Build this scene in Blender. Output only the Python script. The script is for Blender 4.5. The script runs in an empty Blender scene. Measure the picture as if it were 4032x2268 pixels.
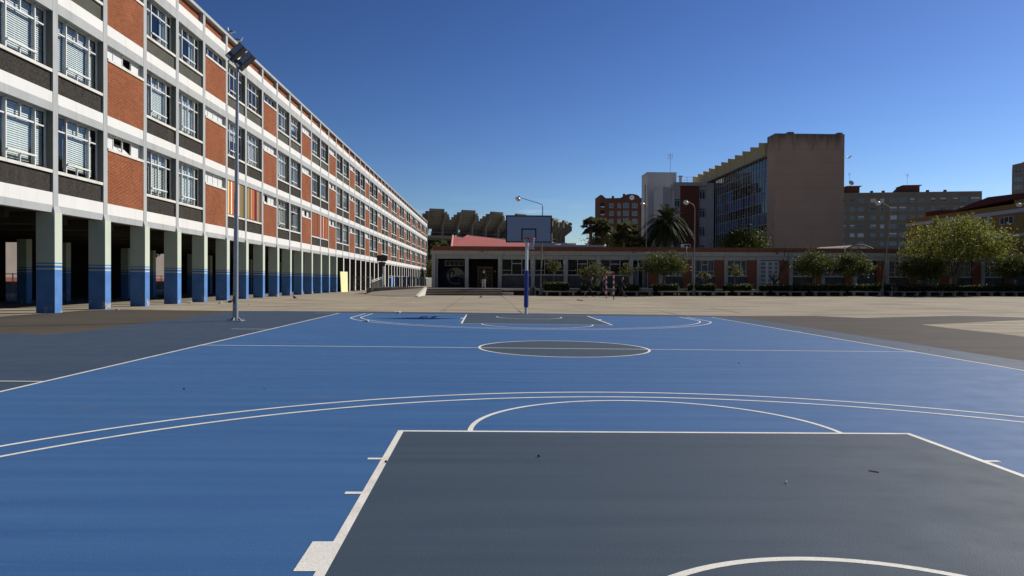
import bpy, bmesh, math, random
import numpy as np
from mathutils import Vector, Matrix, Quaternion

R = random.Random(7)
NR = np.random.RandomState(11)
scene = bpy.context.scene
COL = scene.collection

# ------------------------------------------------------------------ camera
cam_d = bpy.data.cameras.new('camera')
cam = bpy.data.objects.new('camera', cam_d)
COL.objects.link(cam)
scene.camera = cam
YAW, PITCH, ROLL = 0.03494, -0.0097, 0.0045
_r0 = Vector((math.cos(YAW), -math.sin(YAW), 0)); _f0 = Vector((math.sin(YAW), math.cos(YAW), 0)); _z = Vector((0, 0, 1))
_f = _f0 * math.cos(PITCH) + _z * math.sin(PITCH)
_u = -_f0 * math.sin(PITCH) + _z * math.cos(PITCH)
_right = _r0 * math.cos(ROLL) + _u * math.sin(ROLL)
_up = _u * math.cos(ROLL) - _r0 * math.sin(ROLL)
_m = Matrix((_right, _up, -_f)).transposed().to_4x4()
_m.translation = Vector((-1.6255, -15.0374, 1.4185))
cam.matrix_world = _m
cam_d.sensor_width = 36.0
cam_d.lens = 2857.73 / 4032 * 36
cam_d.clip_start = 0.05
cam_d.clip_end = 3000

# ------------------------------------------------------------------ sky and sun
TO_SUN = Vector((1.2, 0.77, 1.0)).normalized()
EL = math.asin(TO_SUN.z); AZ = math.atan2(TO_SUN.x, TO_SUN.y)
world = bpy.data.worlds.new("World")
scene.world = world
world.use_nodes = True
wn, wl = world.node_tree.nodes, world.node_tree.links
bg = wn['Background']
sky = wn.new('ShaderNodeTexSky'); sky.sky_type = 'NISHITA'
sky.sun_disc = False; sky.sun_elevation = EL; sky.sun_rotation = AZ
sky.altitude = 0; sky.air_density = 1.0; sky.dust_density = 0.2; sky.ozone_density = 3.0
bg.inputs[1].default_value = 0.0465
# thin low wisps of cloud near the horizon (real sky directions)
tc = wn.new('ShaderNodeTexCoord')
sep = wn.new('ShaderNodeSeparateXYZ'); wl.new(tc.outputs['Generated'], sep.inputs[0])
sk = wn.new('ShaderNodeVectorMath'); sk.operation = 'MULTIPLY'; sk.inputs[1].default_value = (0.5, 0.502, 0.55); wl.new(sky.outputs[0], sk.inputs[0])
sgm = wn.new('ShaderNodeGamma'); sgm.inputs[1].default_value = 1.65; wl.new(sk.outputs[0], sgm.inputs[0])   # clear, deep Mediterranean blue
mp = wn.new('ShaderNodeMapping'); mp.inputs['Scale'].default_value = (9, 9, 70); mp.inputs['Location'].default_value = (0.6, 0.25, 0.0)
wl.new(tc.outputs['Generated'], mp.inputs[0])
cn = wn.new('ShaderNodeTexNoise'); cn.inputs['Scale'].default_value = 1.0; cn.inputs['Detail'].default_value = 6
wl.new(mp.outputs[0], cn.inputs['Vector'])
cr = wn.new('ShaderNodeMapRange'); cr.inputs['From Min'].default_value = 0.50; cr.inputs['From Max'].default_value = 0.72
wl.new(cn.outputs['Fac'], cr.inputs['Value'])
lo = wn.new('ShaderNodeMapRange'); lo.inputs['From Min'].default_value = 0.115; lo.inputs['From Max'].default_value = 0.05
wl.new(sep.outputs['Z'], lo.inputs['Value'])
mu = wn.new('ShaderNodeMath'); mu.operation = 'MULTIPLY'; mu.use_clamp = True
wl.new(cr.outputs[0], mu.inputs[0]); wl.new(lo.outputs[0], mu.inputs[1])
cm = wn.new('ShaderNodeMix'); cm.data_type = 'RGBA'
wl.new(mu.outputs[0], cm.inputs['Factor']); wl.new(sgm.outputs[0], cm.inputs['A'])
cm.inputs['B'].default_value = (13.0, 14.0, 15.5, 1)
wl.new(cm.outputs['Result'], bg.inputs[0])

sun_d = bpy.data.lights.new('sun', 'SUN'); sun_d.energy = 5.0; sun_d.angle = math.radians(0.53); sun_d.color = (1.0, 0.945, 0.86)
sun = bpy.data.objects.new('sun', sun_d); COL.objects.link(sun)
sun.rotation_mode = 'QUATERNION'; sun.rotation_quaternion = TO_SUN.to_track_quat('Z', 'Y'); sun.location = (60, 40, 60)

vs = scene.view_settings
vs.view_transform = 'Standard'; vs.look = 'None'; vs.gamma = 1; vs.exposure = 0.45
vs.use_curve_mapping = False
scene.cycles.max_bounces = 6
scene.cycles.transparent_max_bounces = 12
scene.cycles.caustics_reflective = False
scene.cycles.caustics_refractive = False

# ------------------------------------------------------------------ helpers
class MB:
    """collects simple shapes and links them as one mesh"""
    def __init__(s): s.v = []; s.f = []; s.m = []; s.sm = []
    def add(s, vs_, fs_, m=0, smooth=False):
        o = len(s.v); s.v += [tuple(p) for p in vs_]
        for f in fs_: s.f.append(tuple(i + o for i in f)); s.m.append(m); s.sm.append(smooth)
    def box(s, x0, x1, y0, y1, z0, z1, m=0):
        s.add([(x0, y0, z0), (x1, y0, z0), (x1, y1, z0), (x0, y1, z0), (x0, y0, z1), (x1, y0, z1), (x1, y1, z1), (x0, y1, z1)],
              [(0, 3, 2, 1), (4, 5, 6, 7), (0, 1, 5, 4), (1, 2, 6, 5), (2, 3, 7, 6), (3, 0, 4, 7)], m)
        return s
    def obox(s, c, ax, ay, az, m=0):
        """oriented box: centre and three half-axis vectors"""
        c, ax, ay, az = map(Vector, (c, ax, ay, az))
        vs_ = [c + ax * i + ay * j + az * k for k in (-1, 1) for (i, j) in ((-1, -1), (1, -1), (1, 1), (-1, 1))]
        s.add(vs_, [(0, 3, 2, 1), (4, 5, 6, 7), (0, 1, 5, 4), (1, 2, 6, 5), (2, 3, 7, 6), (3, 0, 4, 7)], m); return s
    def hexa(s, bottom, top, m=0):
        n = len(bottom)
        s.add(list(bottom) + list(top), [tuple(range(n - 1, -1, -1)), tuple(range(n, 2 * n))] + [(i, (i + 1) % n, n + (i + 1) % n, n + i) for i in range(n)], m); return s
    def prism(s, poly, axis, lo_, hi_, m=0):
        """2D outline swept along an axis ('x','y','z')"""
        def P(a, b, c): return {'x': (c, a, b), 'y': (a, c, b), 'z': (a, b, c)}[axis]
        s.hexa([P(a, b, lo_) for a, b in poly], [P(a, b, hi_) for a, b in poly], m); return s
    def tube(s, pts, r, n=8, m=0, caps=True, smooth=True):
        pts = [Vector(p) for p in pts]
        rs = r if isinstance(r, (list, tuple)) else [r] * len(pts)
        rings = []
        ref = Vector((0.13, 0.37, 0.92)).normalized()
        for i, p in enumerate(pts):
            d = (pts[min(i + 1, len(pts) - 1)] - pts[max(i - 1, 0)]).normalized()
            a = d.cross(ref)
            if a.length < 0.1: a = d.cross(Vector((1, 0, 0)))
            a.normalize(); b = d.cross(a)
            rings.append([p + (a * math.cos(t) + b * math.sin(t)) * rs[i] for t in [2 * math.pi * k / n for k in range(n)]])
        vs_ = [p for rg in rings for p in rg]; fs_ = []
        for i in range(len(rings) - 1):
            for k in range(n):
                fs_.append((i * n + k, i * n + (k + 1) % n, (i + 1) * n + (k + 1) % n, (i + 1) * n + k))
        s.add(vs_, fs_, m, smooth)
        if caps:
            s.add(rings[0], [tuple(range(n - 1, -1, -1))], m); s.add(rings[-1], [tuple(range(n))], m)
        return s
    def ball(s, c, rx, ry, rz, nu=10, nv=7, m=0, rot=None):
        vs_ = []; fs_ = []
        for j in range(nv + 1):
            t = math.pi * j / nv
            for i in range(nu):
                a = 2 * math.pi * i / nu
                p = Vector((rx * math.sin(t) * math.cos(a), ry * math.sin(t) * math.sin(a), rz * math.cos(t)))
                if rot: p = rot @ p
                vs_.append(p + Vector(c))
        for j in range(nv):
            for i in range(nu): fs_.append((j * nu + i, (j + 1) * nu + i, (j + 1) * nu + (i + 1) % nu, j * nu + (i + 1) % nu))
        s.add(vs_, fs_, m, True); return s
    def mesh(s, name, mats, recalc=True):
        me = bpy.data.meshes.new(name); me.from_pydata(s.v, [], s.f)
        for mt in (mats if isinstance(mats, (list, tuple)) else [mats]): me.materials.append(mt)
        me.polygons.foreach_set('material_index', s.m); me.polygons.foreach_set('use_smooth', s.sm)
        if recalc:
            bm = bmesh.new(); bm.from_mesh(me); bmesh.ops.recalc_face_normals(bm, faces=bm.faces); bm.to_mesh(me); bm.free()
        me.update(); return me
    def build(s, name, mats, parent=None, loc=None, recalc=True):
        return link(name, s.mesh(name, mats, recalc), parent, loc)

def link(name, data, parent=None, loc=None, rotz=None):
    o = bpy.data.objects.new(name, data); COL.objects.link(o)
    if parent: o.parent = parent
    if loc is not None: o.location = loc
    if rotz is not None: o.rotation_euler = (0, 0, rotz)
    return o
def tag(o, label=None, cat=None, group=None, kind=None):
    if label: o['label'] = label
    if cat: o['category'] = cat
    if group: o['group'] = group
    if kind: o['kind'] = kind
    return o
def thing(name, label, cat, loc=(0, 0, 0), rotz=0, group=None):
    o = bpy.data.objects.new(name, None); COL.objects.link(o); o.empty_display_size = 0.2
    o.location = loc; o.rotation_euler = (0, 0, rotz)
    return tag(o, label, cat, group)
def grp(name, parent, loc=(0, 0, 0)):
    o = bpy.data.objects.new(name, None); COL.objects.link(o); o.parent = parent; o.location = loc; o.empty_display_size = 0.1
    return o
def copy_tree(o, parent=None):
    c = o.copy(); COL.objects.link(c); c.parent = parent
    for ch in list(o.children): copy_tree(ch, c)
    return c
_bx = {}
def boxmesh(name, dx, dy, dz, mat):
    """shared box mesh, origin at its low corner"""
    k = (name, round(dx, 4), round(dy, 4), round(dz, 4), mat.name)
    if k not in _bx: _bx[k] = MB().box(0, dx, 0, dy, 0, dz).mesh(name, mat, False)
    return _bx[k]
def bpart(name, x0, x1, y0, y1, z0, z1, mat, parent):
    return link(name, boxmesh(name, x1 - x0, y1 - y0, z1 - z0, mat), parent, (x0, y0, z0))
def quads_mesh(name, Q, mats, mi=None):
    """Q: N x 4 x 3 array of quads"""
    n = len(Q); me = bpy.data.meshes.new(name)
    me.vertices.add(n * 4); me.vertices.foreach_set('co', Q.reshape(-1).astype(np.float32))
    me.loops.add(n * 4); me.loops.foreach_set('vertex_index', np.arange(n * 4, dtype=np.int32))
    me.polygons.add(n); me.polygons.foreach_set('loop_start', np.arange(0, n * 4, 4, dtype=np.int32))
    me.polygons.foreach_set('loop_total', np.full(n, 4, dtype=np.int32))
    for mt in (mats if isinstance(mats, (list, tuple)) else [mats]): me.materials.append(mt)
    if mi is not None: me.polygons.foreach_set('material_index', mi.astype(np.int32))
    me.update(calc_edges=True); me.validate(); return me
def leaf_quads(C, size, rs, up=0.0, asp=0.55):
    n = len(C)
    d = rs.normal(size=(n, 3)); d[:, 2] += up; d /= np.linalg.norm(d, axis=1)[:, None] + 1e-9
    e = rs.normal(size=(n, 3)); e -= d * (e * d).sum(1)[:, None]; e /= np.linalg.norm(e, axis=1)[:, None] + 1e-9
    s = size * rs.uniform(0.6, 1.3, n)[:, None]
    a = d * s; b = e * s * asp
    return np.stack([C - a, C - b * 1.0 + a * 0.1, C + a, C + b * 1.0 + a * 0.1], 1)

# ground height: the court sheds water to the right, far yard almost level
def gz(x, y):
    t = -0.00828 * max(-10, min(10, x)) + 0.00253 * max(-16, min(16, y))
    fx = 0.03 + 0.0035 * max(0, min(50, x - 5))
    if x <= -14: return 0.12
    w = 1.0 if y <= 18 else (0.0 if y >= 40 else (40 - y) / 22)
    z = w * t + (1 - w) * fx
    if x < -10:
        k = (x + 14) / 4; z = k * z + (1 - k) * 0.12
    return z

# ------------------------------------------------------------------ materials
def rgb(h):
    h = h.lstrip('#'); c = [int(h[i:i + 2], 16) / 255 for i in (0, 2, 4)]
    return tuple(x / 12.92 if x <= 0.04045 else ((x + 0.055) / 1.055) ** 2.4 for x in c)
def newmat(name):
    m = bpy.data.materials.new(name); m.use_nodes = True
    return m, m.node_tree.nodes, m.node_tree.links, m.node_tree.nodes['Principled BSDF']
def noise(n, l, vec, scale, detail=4, rough=0.55):
    t = n.new('ShaderNodeTexNoise'); t.inputs['Scale'].default_value = scale; t.inputs['Detail'].default_value = detail; t.inputs['Roughness'].default_value = rough
    if vec is not None: l.new(vec, t.inputs['Vector'])
    return t.outputs['Fac']
def mrange(n, l, val, a, b, c=0.0, d=1.0):
    t = n.new('ShaderNodeMapRange'); t.inputs['From Min'].default_value = a; t.inputs['From Max'].default_value = b
    t.inputs['To Min'].default_value = c; t.inputs['To Max'].default_value = d; l.new(val, t.inputs['Value']); return t.outputs[0]
def mixc(n, l, fac, A, B, mode='MIX'):
    t = n.new('ShaderNodeMix'); t.data_type = 'RGBA'; t.blend_type = mode
    for nm, x in (('Factor', fac), ('A', A), ('B', B)):
        if isinstance(x, (tuple, list)): t.inputs[nm].default_value = (*x[:3], 1)
        elif isinstance(x, (int, float)): t.inputs[nm].default_value = x
        else: l.new(x, t.inputs[nm])
    return t.outputs['Result']
def bump(n, l, bsdf, h, strength, dist=0.01):
    b = n.new('ShaderNodeBump'); b.inputs['Strength'].default_value = strength; b.inputs['Distance'].default_value = dist
    l.new(h, b.inputs['Height']); l.new(b.outputs[0], bsdf.inputs['Normal'])
def worldpos(n, l, scale=(1, 1, 1), rotz=0.0):
    g = n.new('ShaderNodeNewGeometry'); mp_ = n.new('ShaderNodeMapping'); mp_.inputs['Scale'].default_value = scale; mp_.inputs['Rotation'].default_value = (0, 0, rotz)
    l.new(g.outputs['Position'], mp_.inputs[0]); return mp_.outputs[0]
def scl(c, k): return tuple(min(1, x * k) for x in c)
def M(name, col, rough=0.8, spec=0.3, var=0.12, scale=1.5, bstr=0.0, bscale=40, metal=0.0, fine=0.0, isl=0.0, grime=None):
    m, n, l, b = newmat(name)
    p = worldpos(n, l)
    f = noise(n, l, p, scale, 5)
    c = mixc(n, l, mrange(n, l, f, 0.3, 0.7), scl(col, 1 - var), scl(col, 1 + var))
    if fine:
        f2 = noise(n, l, p, scale * 25, 3)
        c = mixc(n, l, mrange(n, l, f2, 0.3, 0.7, 0, fine), c, scl(col, 0.45))
    if isl:
        g = n.new('ShaderNodeNewGeometry')
        c = mixc(n, l, mrange(n, l, g.outputs['Random Per Island'], 0, 1, 0, isl), c, scl(col, 0.45))
    if grime:
        f3 = noise(n, l, worldpos(n, l, (1.2, 1.2, 0.12)), 2.2, 5)
        c = mixc(n, l, mrange(n, l, f3, 0.52, 0.75, 0, 0.7), c, grime)
    l.new(c, b.inputs['Base Color'])
    b.inputs['Roughness'].default_value = rough; b.inputs['Specular IOR Level'].default_value = spec; b.inputs['Metallic'].default_value = metal
    if bstr: bump(n, l, b, noise(n, l, p, bscale, 4), bstr)
    return m

def ground_mat(name, c1, c2, stain, patch, joints=False, rough=0.85, streak=0.5):
    m, n, l, b = newmat(name)
    p = worldpos(n, l); ps = worldpos(n, l, (0.22, 1.3, 1))
    f1 = noise(n, l, ps, 0.9, 8, 0.65); f2 = noise(n, l, p, 0.23, 4); f3 = noise(n, l, p, 55, 3); f4 = noise(n, l, p, 3.1, 6, 0.7)
    c = mixc(n, l, mrange(n, l, f2, 0.35, 0.65), c1, c2)
    c = mixc(n, l, mrange(n, l, f1, 0.47, 0.66, 0, streak), c, stain)
    c = mixc(n, l, mrange(n, l, f4, 0.56, 0.72, 0, 0.4), c, patch)
    c = mixc(n, l, mrange(n, l, f3, 0.35, 0.7, 0, 0.28), c, scl(stain, 0.7))
    if joints:
        pj = worldpos(n, l, (1, 1, 1), 0.0)
        br = n.new('ShaderNodeTexBrick'); br.offset = 0.0; br.inputs['Scale'].default_value = 1.0
        br.inputs['Brick Width'].default_value = 3.45; br.inputs['Row Height'].default_value = 3.6; br.inputs['Mortar Size'].default_value = 0.016; br.inputs['Mortar Smooth'].default_value = 0.3
        wob = noise(n, l, p, 1.7, 4)
        va = n.new('ShaderNodeVectorMath'); va.operation = 'ADD'
        cb = n.new('ShaderNodeCombineXYZ'); l.new(mrange(n, l, wob, 0, 1, 0.09, 0.21), cb.inputs[0]); l.new(mrange(n, l, wob, 0, 1, 0.1, -0.1), cb.inputs[1])
        l.new(pj, va.inputs[0]); l.new(cb.outputs[0], va.inputs[1]); l.new(va.outputs[0], br.inputs['Vector'])
        gap = noise(n, l, p, 0.6, 3)
        jm = n.new('ShaderNodeMath'); jm.operation = 'MULTIPLY'; l.new(br.outputs['Fac'], jm.inputs[0]); l.new(mrange(n, l, gap, 0.36, 0.5), jm.inputs[1])
        c = mixc(n, l, jm.outputs[0], c, scl(stain, 0.3))
    l.new(c, b.inputs['Base Color']); b.inputs['Roughness'].default_value = rough; b.inputs['Specular IOR Level'].default_value = 0.05
    bump(n, l, b, f3, 0.35, 0.006)
    return m

def court_mat(name, base, dark, light, dirt, dirt_amt=0.5):
    """rolled acrylic court paint: lap marks across the court, scuffs and dust"""
    m, n, l, b = newmat(name)
    p = worldpos(n, l); ps = worldpos(n, l, (0.12, 2.6, 1)); pk = worldpos(n, l, (0.5, 7, 1), 0.5); pk2 = worldpos(n, l, (0.4, 8, 1), -0.35)
    c = mixc(n, l, mrange(n, l, noise(n, l, ps, 1.6, 6, 0.6), 0.3, 0.7), dark, light)
    c = mixc(n, l, mrange(n, l, noise(n, l, p, 0.35, 5), 0.4, 0.7, 0, 0.55), c, base)
    c = mixc(n, l, mrange(n, l, noise(n, l, p, 0.9, 7, 0.7), 0.62, 0.76, 0, dirt_amt), c, dirt)
    c = mixc(n, l, mrange(n, l, noise(n, l, pk, 1.9, 5, 0.7), 0.66, 0.72, 0, 0.35), c, scl(light, 1.35))
    c = mixc(n, l, mrange(n, l, noise(n, l, pk2, 1.3, 5, 0.7), 0.66, 0.74, 0, 0.4), c, scl(dark, 0.6))
    sp = noise(n, l, p, 130, 2)
    c = mixc(n, l, mrange(n, l, sp, 0.35, 0.7, 0, 0.22), c, scl(base, 0.55))
    l.new(c, b.inputs['Base Color'])
    l.new(mrange(n, l, noise(n, l, p, 2.3, 5), 0.3, 0.7, 0.62, 0.78), b.inputs['Roughness'])
    b.inputs['Specular IOR Level'].default_value = 0.13
    bump(n, l, b, sp, 0.5, 0.004)
    return m

def glass_mat(name, tint=(0.75, 0.85, 0.9), refl=1.0, base=0.02):
    m, n, l, b = newmat(name)
    out = n['Material Output']; n.remove(b)
    tr = n.new('ShaderNodeBsdfTransparent'); tr.inputs[0].default_value = (*tint, 1)
    gl = n.new('ShaderNodeBsdfGlossy'); gl.inputs['Roughness'].default_value = 0.03; gl.inputs[0].default_value = (0.95, 0.97, 1, 1)
    fr = n.new('ShaderNodeFresnel'); gb = n.new('ShaderNodeNewGeometry')
    l.new(mrange(n, l, gb.outputs['Backfacing'], 0, 1, 1.55, 1 / 1.55), fr.inputs[0])   # a thin pane reflects alike from both sides
    k = n.new('ShaderNodeMath'); k.operation = 'MULTIPLY_ADD'; k.use_clamp = True; k.inputs[1].default_value = refl; k.inputs[2].default_value = base
    l.new(fr.outputs[0], k.inputs[0])
    mx = n.new('ShaderNodeMixShader'); l.new(k.outputs[0], mx.inputs[0]); l.new(tr.outputs[0], mx.inputs[1]); l.new(gl.outputs[0], mx.inputs[2])
    bw = noise(n, l, worldpos(n, l), 0.8, 2)
    bp = n.new('ShaderNodeBump'); bp.inputs['Strength'].default_value = 0.02; l.new(bw, bp.inputs['Height']); l.new(bp.outputs[0], gl.inputs['Normal'])
    l.new(mx.outputs[0], out.inputs[0]); return m

def leaf_mat(name, c1, c2, trans=0.4, spec=0.25):
    m, n, l, b = newmat(name)
    out = n['Material Output']
    g = n.new('ShaderNodeNewGeometry')
    c = mixc(n, l, g.outputs['Random Per Island'], c1, c2)
    f = noise(n, l, worldpos(n, l), 1.3, 3)
    c = mixc(n, l, mrange(n, l, f, 0.35, 0.65), c, scl(c1, 0.7))
    l.new(c, b.inputs['Base Color']); b.inputs['Roughness'].default_value = 0.6; b.inputs['Specular IOR Level'].default_value = spec
    t = n.new('ShaderNodeBsdfTranslucent'); l.new(mixc(n, l, 0.5, c, (0.35, 0.4, 0.05), 'MULTIPLY'), t.inputs[0])
    l.new(c, t.inputs[0])
    mx = n.new('ShaderNodeMixShader'); mx.inputs[0].default_value = trans
    l.new(b.outputs[0], mx.inputs[1]); l.new(t.outputs[0], mx.inputs[2]); l.new(mx.outputs[0], out.inputs[0]); return m

m_concrete = ground_mat('yard_concrete', (0.325, 0.284, 0.212), (0.265, 0.231, 0.176), (0.100, 0.087, 0.072), (0.20, 0.168, 0.13), joints=True, streak=0.75)
m_asphalt = ground_mat('worn_asphalt', (0.076, 0.066, 0.056), (0.063, 0.055, 0.047), (0.042, 0.037, 0.032), (0.095, 0.083, 0.068), rough=0.8, streak=0.6)
m_blue = court_mat('blue_court_paint', (0.029, 0.090, 0.218), (0.023, 0.076, 0.196), (0.040, 0.108, 0.240), (0.095, 0.098, 0.115), 0.62)
m_key = court_mat('slate_court_paint', (0.034, 0.053, 0.078), (0.029, 0.046, 0.068), (0.042, 0.062, 0.088), (0.065, 0.064, 0.062), 0.4)
m_apron = court_mat('dark_blue_apron_paint', (0.028, 0.051, 0.090), (0.023, 0.043, 0.078), (0.037, 0.060, 0.097), (0.065, 0.062, 0.06), 0.5)
m_line = M('line_paint', (0.62, 0.605, 0.555), 0.7, 0.2, 0.10, 3.0, 0.25, 120, fine=0.42, grime=(0.40, 0.38, 0.335))
m_grey = M('grey_render', (0.31, 0.325, 0.325), 0.85, 0.2, 0.06, 1.1, 0.15, 60, grime=(0.22, 0.228, 0.222))
m_white = M('white_render', (0.555, 0.55, 0.53), 0.8, 0.25, 0.035, 0.7, 0.1, 60, grime=(0.47, 0.465, 0.44))
m_dark = M('dark_gravel_render', (0.034, 0.030, 0.025), 0.95, 0.15, 0.62, 11.0, 0.8, 38, fine=0.4, grime=(0.055, 0.047, 0.034))
m_olive = M('olive_render', (0.072, 0.074, 0.060), 0.95, 0.15, 0.15, 2.0, 0.5, 38, fine=0.35)
m_brick = M('orange_brick', (0.315, 0.108, 0.048), 0.9, 0.2, 0.16, 0.8, 0.25, 90, isl=0.42)
m_mortar = M('dark_mortar', (0.06, 0.022, 0.012), 0.95, 0.1)
m_sill = M('sill_concrete', (0.52, 0.505, 0.46), 0.8, 0.2, 0.08, 2.0, grime=(0.32, 0.305, 0.265))
m_alu = M('aluminium_frame', (0.56, 0.565, 0.56), 0.45, 0.5, 0.04)
m_glass = glass_mat('window_glass', (0.84, 0.91, 0.93), 0.85)
m_frost = M('frosted_pane', (0.56, 0.56, 0.545), 0.35, 0.5, 0.03)
m_blind = M('blind_slats', (0.60, 0.595, 0.53), 0.6, 0.3, 0.06)
m_curtain = M('grey_curtain', (0.36, 0.39, 0.38), 0.9, 0.1, 0.1)
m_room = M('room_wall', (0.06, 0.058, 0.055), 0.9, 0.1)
m_mint = M('mint_paint', (0.41, 0.46, 0.375), 0.75, 0.25, 0.05, 1.3, 0.15, 50, grime=(0.35, 0.385, 0.315))
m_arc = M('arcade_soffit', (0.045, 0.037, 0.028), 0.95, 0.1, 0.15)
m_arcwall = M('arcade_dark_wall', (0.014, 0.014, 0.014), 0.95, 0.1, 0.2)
m_jamb = M('dark_jamb_strip', (0.12, 0.125, 0.112), 0.8, 0.2, 0.08)
m_roof = M('roof_felt', (0.22, 0.21, 0.20), 0.9, 0.1)

def peel_mat(name, col, under):
    """blue column paint flaking off to plaster low down"""
    m, n, l, b = newmat(name)
    g = n.new('ShaderNodeNewGeometry'); s = n.new('ShaderNodeSeparateXYZ'); l.new(g.outputs['Position'], s.inputs[0])
    p = worldpos(n, l)
    f = noise(n, l, p, 2.6, 7, 0.65)
    h = mrange(n, l, s.outputs['Z'], 0.1, 1.5, 0.12, -0.12)
    a = n.new('ShaderNodeMath'); a.operation = 'ADD'; l.new(f, a.inputs[0]); l.new(h, a.inputs[1])
    c = mixc(n, l, mrange(n, l, noise(n, l, p, 1.6, 5), 0.35, 0.7), col, scl(col, 1.35))
    c = mixc(n, l, mrange(n, l, a.outputs[0], 0.66, 0.69), c, under)
    l.new(c, b.inputs['Base Color']); b.inputs['Roughness'].default_value = 0.6; b.inputs['Specular IOR Level'].default_value = 0.3
    bump(n, l, b, f, 0.2, 0.01)
    return m
m_colblue = peel_mat('blue_column_paint', (0.058, 0.15, 0.345), (0.33, 0.295, 0.225))

# ------------------------------------------------------------------ ground sheets
CREASES = [('x', -14), ('x', -10), ('x', 10), ('x', 5), ('x', 55), ('y', 18), ('y', 40), ('x', -12)] + [('y', 4 * i) for i in range(-4, 5)]
def sheet(name, polys, mat, off, parent=None, kind=None, holes=None):
    """flat painted or paved area draped on the ground, off metres above it"""
    bm = bmesh.new()
    for poly in polys:
        vs_ = [bm.verts.new((x, y, 0)) for x, y in poly]
        bm.faces.new(vs_)
    for ax, v in CREASES:
        co = (v, 0, 0) if ax == 'x' else (0, v, 0); no = (1, 0, 0) if ax == 'x' else (0, 1, 0)
        bmesh.ops.bisect_plane(bm, geom=bm.verts[:] + bm.edges[:] + bm.faces[:], plane_co=co, plane_no=no, dist=1e-5)
    bmesh.ops.triangulate(bm, faces=[f for f in bm.faces if len(f.verts) > 4])
    for v in bm.verts: v.co.z = gz(v.co.x, v.co.y) + off
    bmesh.ops.recalc_face_normals(bm, faces=bm.faces)
    for f in bm.faces:
        if f.normal.z < 0: f.normal_flip()
    me = bpy.data.meshes.new(name); bm.to_mesh(me); bm.free(); me.materials.append(mat)
    o = link(name, me, parent)
    if kind: o['kind'] = kind
    return o
def rect(x0, x1, y0, y1): return [(x0, y0), (x1, y0), (x1, y1), (x0, y1)]
def arc(cx, cy, r0, r1, a0, a1, n=64):
    """ring of quads between two radii"""
    out = []
    for i in range(n):
        t0 = a0 + (a1 - a0) * i / n; t1 = a0 + (a1 - a0) * (i + 1) / n
        out.append([(cx + r0 * math.cos(t0), cy + r0 * math.sin(t0)), (cx + r1 * math.cos(t0), cy + r1 * math.sin(t0)),
                    (cx + r1 * math.cos(t1), cy + r1 * math.sin(t1)), (cx + r0 * math.cos(t1), cy + r0 * math.sin(t1))])
    return out

ground = sheet('ground', [rect(-900, 900, -300, -60), rect(-900, -120, -60, 300), rect(220, 900, -60, 300), rect(-120, 220, -60, 300), rect(-900, 900, 300, 1200)], m_concrete, 0.0, kind='structure')
def crack(pts, w):
    for (a, b_) in zip(pts[:-1], pts[1:]):
        d = Vector((b_[0] - a[0], b_[1] - a[1])); nrm = Vector((-d.y, d.x)).normalized() * w
        yield [(a[0] - nrm.x, a[1] - nrm.y), (b_[0] - nrm.x * 0.7, b_[1] - nrm.y * 0.7), (b_[0] + nrm.x * 0.7, b_[1] + nrm.y * 0.7), (a[0] + nrm.x, a[1] + nrm.y)]
m_crack = M('crack_dirt', (0.05, 0.043, 0.036), 0.95, 0.05, 0.3, 4)
for pts, w in (([(7.16, 35.13), (7.1, 30.5), (7.13, 27.4), (6.88, 21.97), (6.74, 19.3), (6.67, 16.2)], 0.03), ([(10.65, 24.5), (10.51, 20.9), (10.22, 18.5)], 0.03), ([(-0.26, 52), (-0.16, 38), (-0.2, 29.5), (-0.09, 16.5)], 0.018), ([(-3.6, 51), (-3.55, 30), (-3.47, 16.4)], 0.012),
               ([(21.4, 31.7), (20.3, 27), (19.5, 22.8), (20, 20.9)], 0.03), ([(3.05, 26.3), (3.35, 25.7)], 0.09), ([(5.05, 38.3), (5.16, 36.0)], 0.09), ([(11.0, 21.6), (12.0, 20.7)], 0.03), ([(22.0, 21.2), (22.4, 19.4), (22.2, 17.5)], 0.03), ([(6.95, 23.2), (7.3, 22.7)], 0.05)):
    sheet('crack', list(crack(pts, w)), m_crack, 0.003, ground)
asph = [(-60, 2.5), (-30, 4.2), (-18.3, 9.6), (-18.25, 12.5), (-18.2, 15.6), (-17.0, 16.43), (-12.0, 15.45), (-10.3, 15.5), (-7.1, 15.62), (-2.87, 15.87), (1, 15.85), (4.2, 16.0), (6.7, 15.72), (8.42, 15.7), (12.74, 16.03), (13.97, 14.4), (19.37, 16.6), (21.5, 14.9), (23, 13.4), (20.5, 13.6), (16.04, 11.2), (13.75, 10.14), (13.49, 8.2), (13.5, 6.06), (13.39, 4.73), (13.3, 0), (13.2, -40), (-60, -40)]
asphalt = sheet('asphalt', [asph], m_asphalt, 0.003, kind='structure')
apron = sheet('court_apron', [[(-11.9, 15.3), (-11.85, 6.6), (-11.65, 3.6), (-11.9, 2.3), (-13.2, 2.6), (-22, 2.4), (-22, -22), (8.67, -22), (8.67, 1.5), (8.72, 5.6), (8.8, 12), (8.45, 15.5), (6.7, 15.62), (2.5, 15.72), (-2.8, 15.7), (-7, 15.42)]], m_apron, 0.006, kind='structure')
court = sheet('court_surface', [rect(-7.5, 7.5, -14, 14)], m_blue, 0.009, kind='structure')
for s in (1, -1):
    sheet('key_area', [rect(-2.45, 2.45, *sorted((s * 14, s * 8.2)))], m_key, 0.0105, court)
bmc = [(1.8 * math.cos(t), 0.17 + 1.8 * math.sin(t)) for t in np.linspace(0, 2 * math.pi, 96, endpoint=False)]
sheet('centre_circle', [bmc], m_key, 0.0105, court)
W = 0.05
def line(polys): return sheet('court_line', polys, m_line, 0.012, court)
line([rect(-7.5, -7.5 + W, -14, 14)]); line([rect(7.5 - W, 7.5, -14, 14)])
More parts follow.
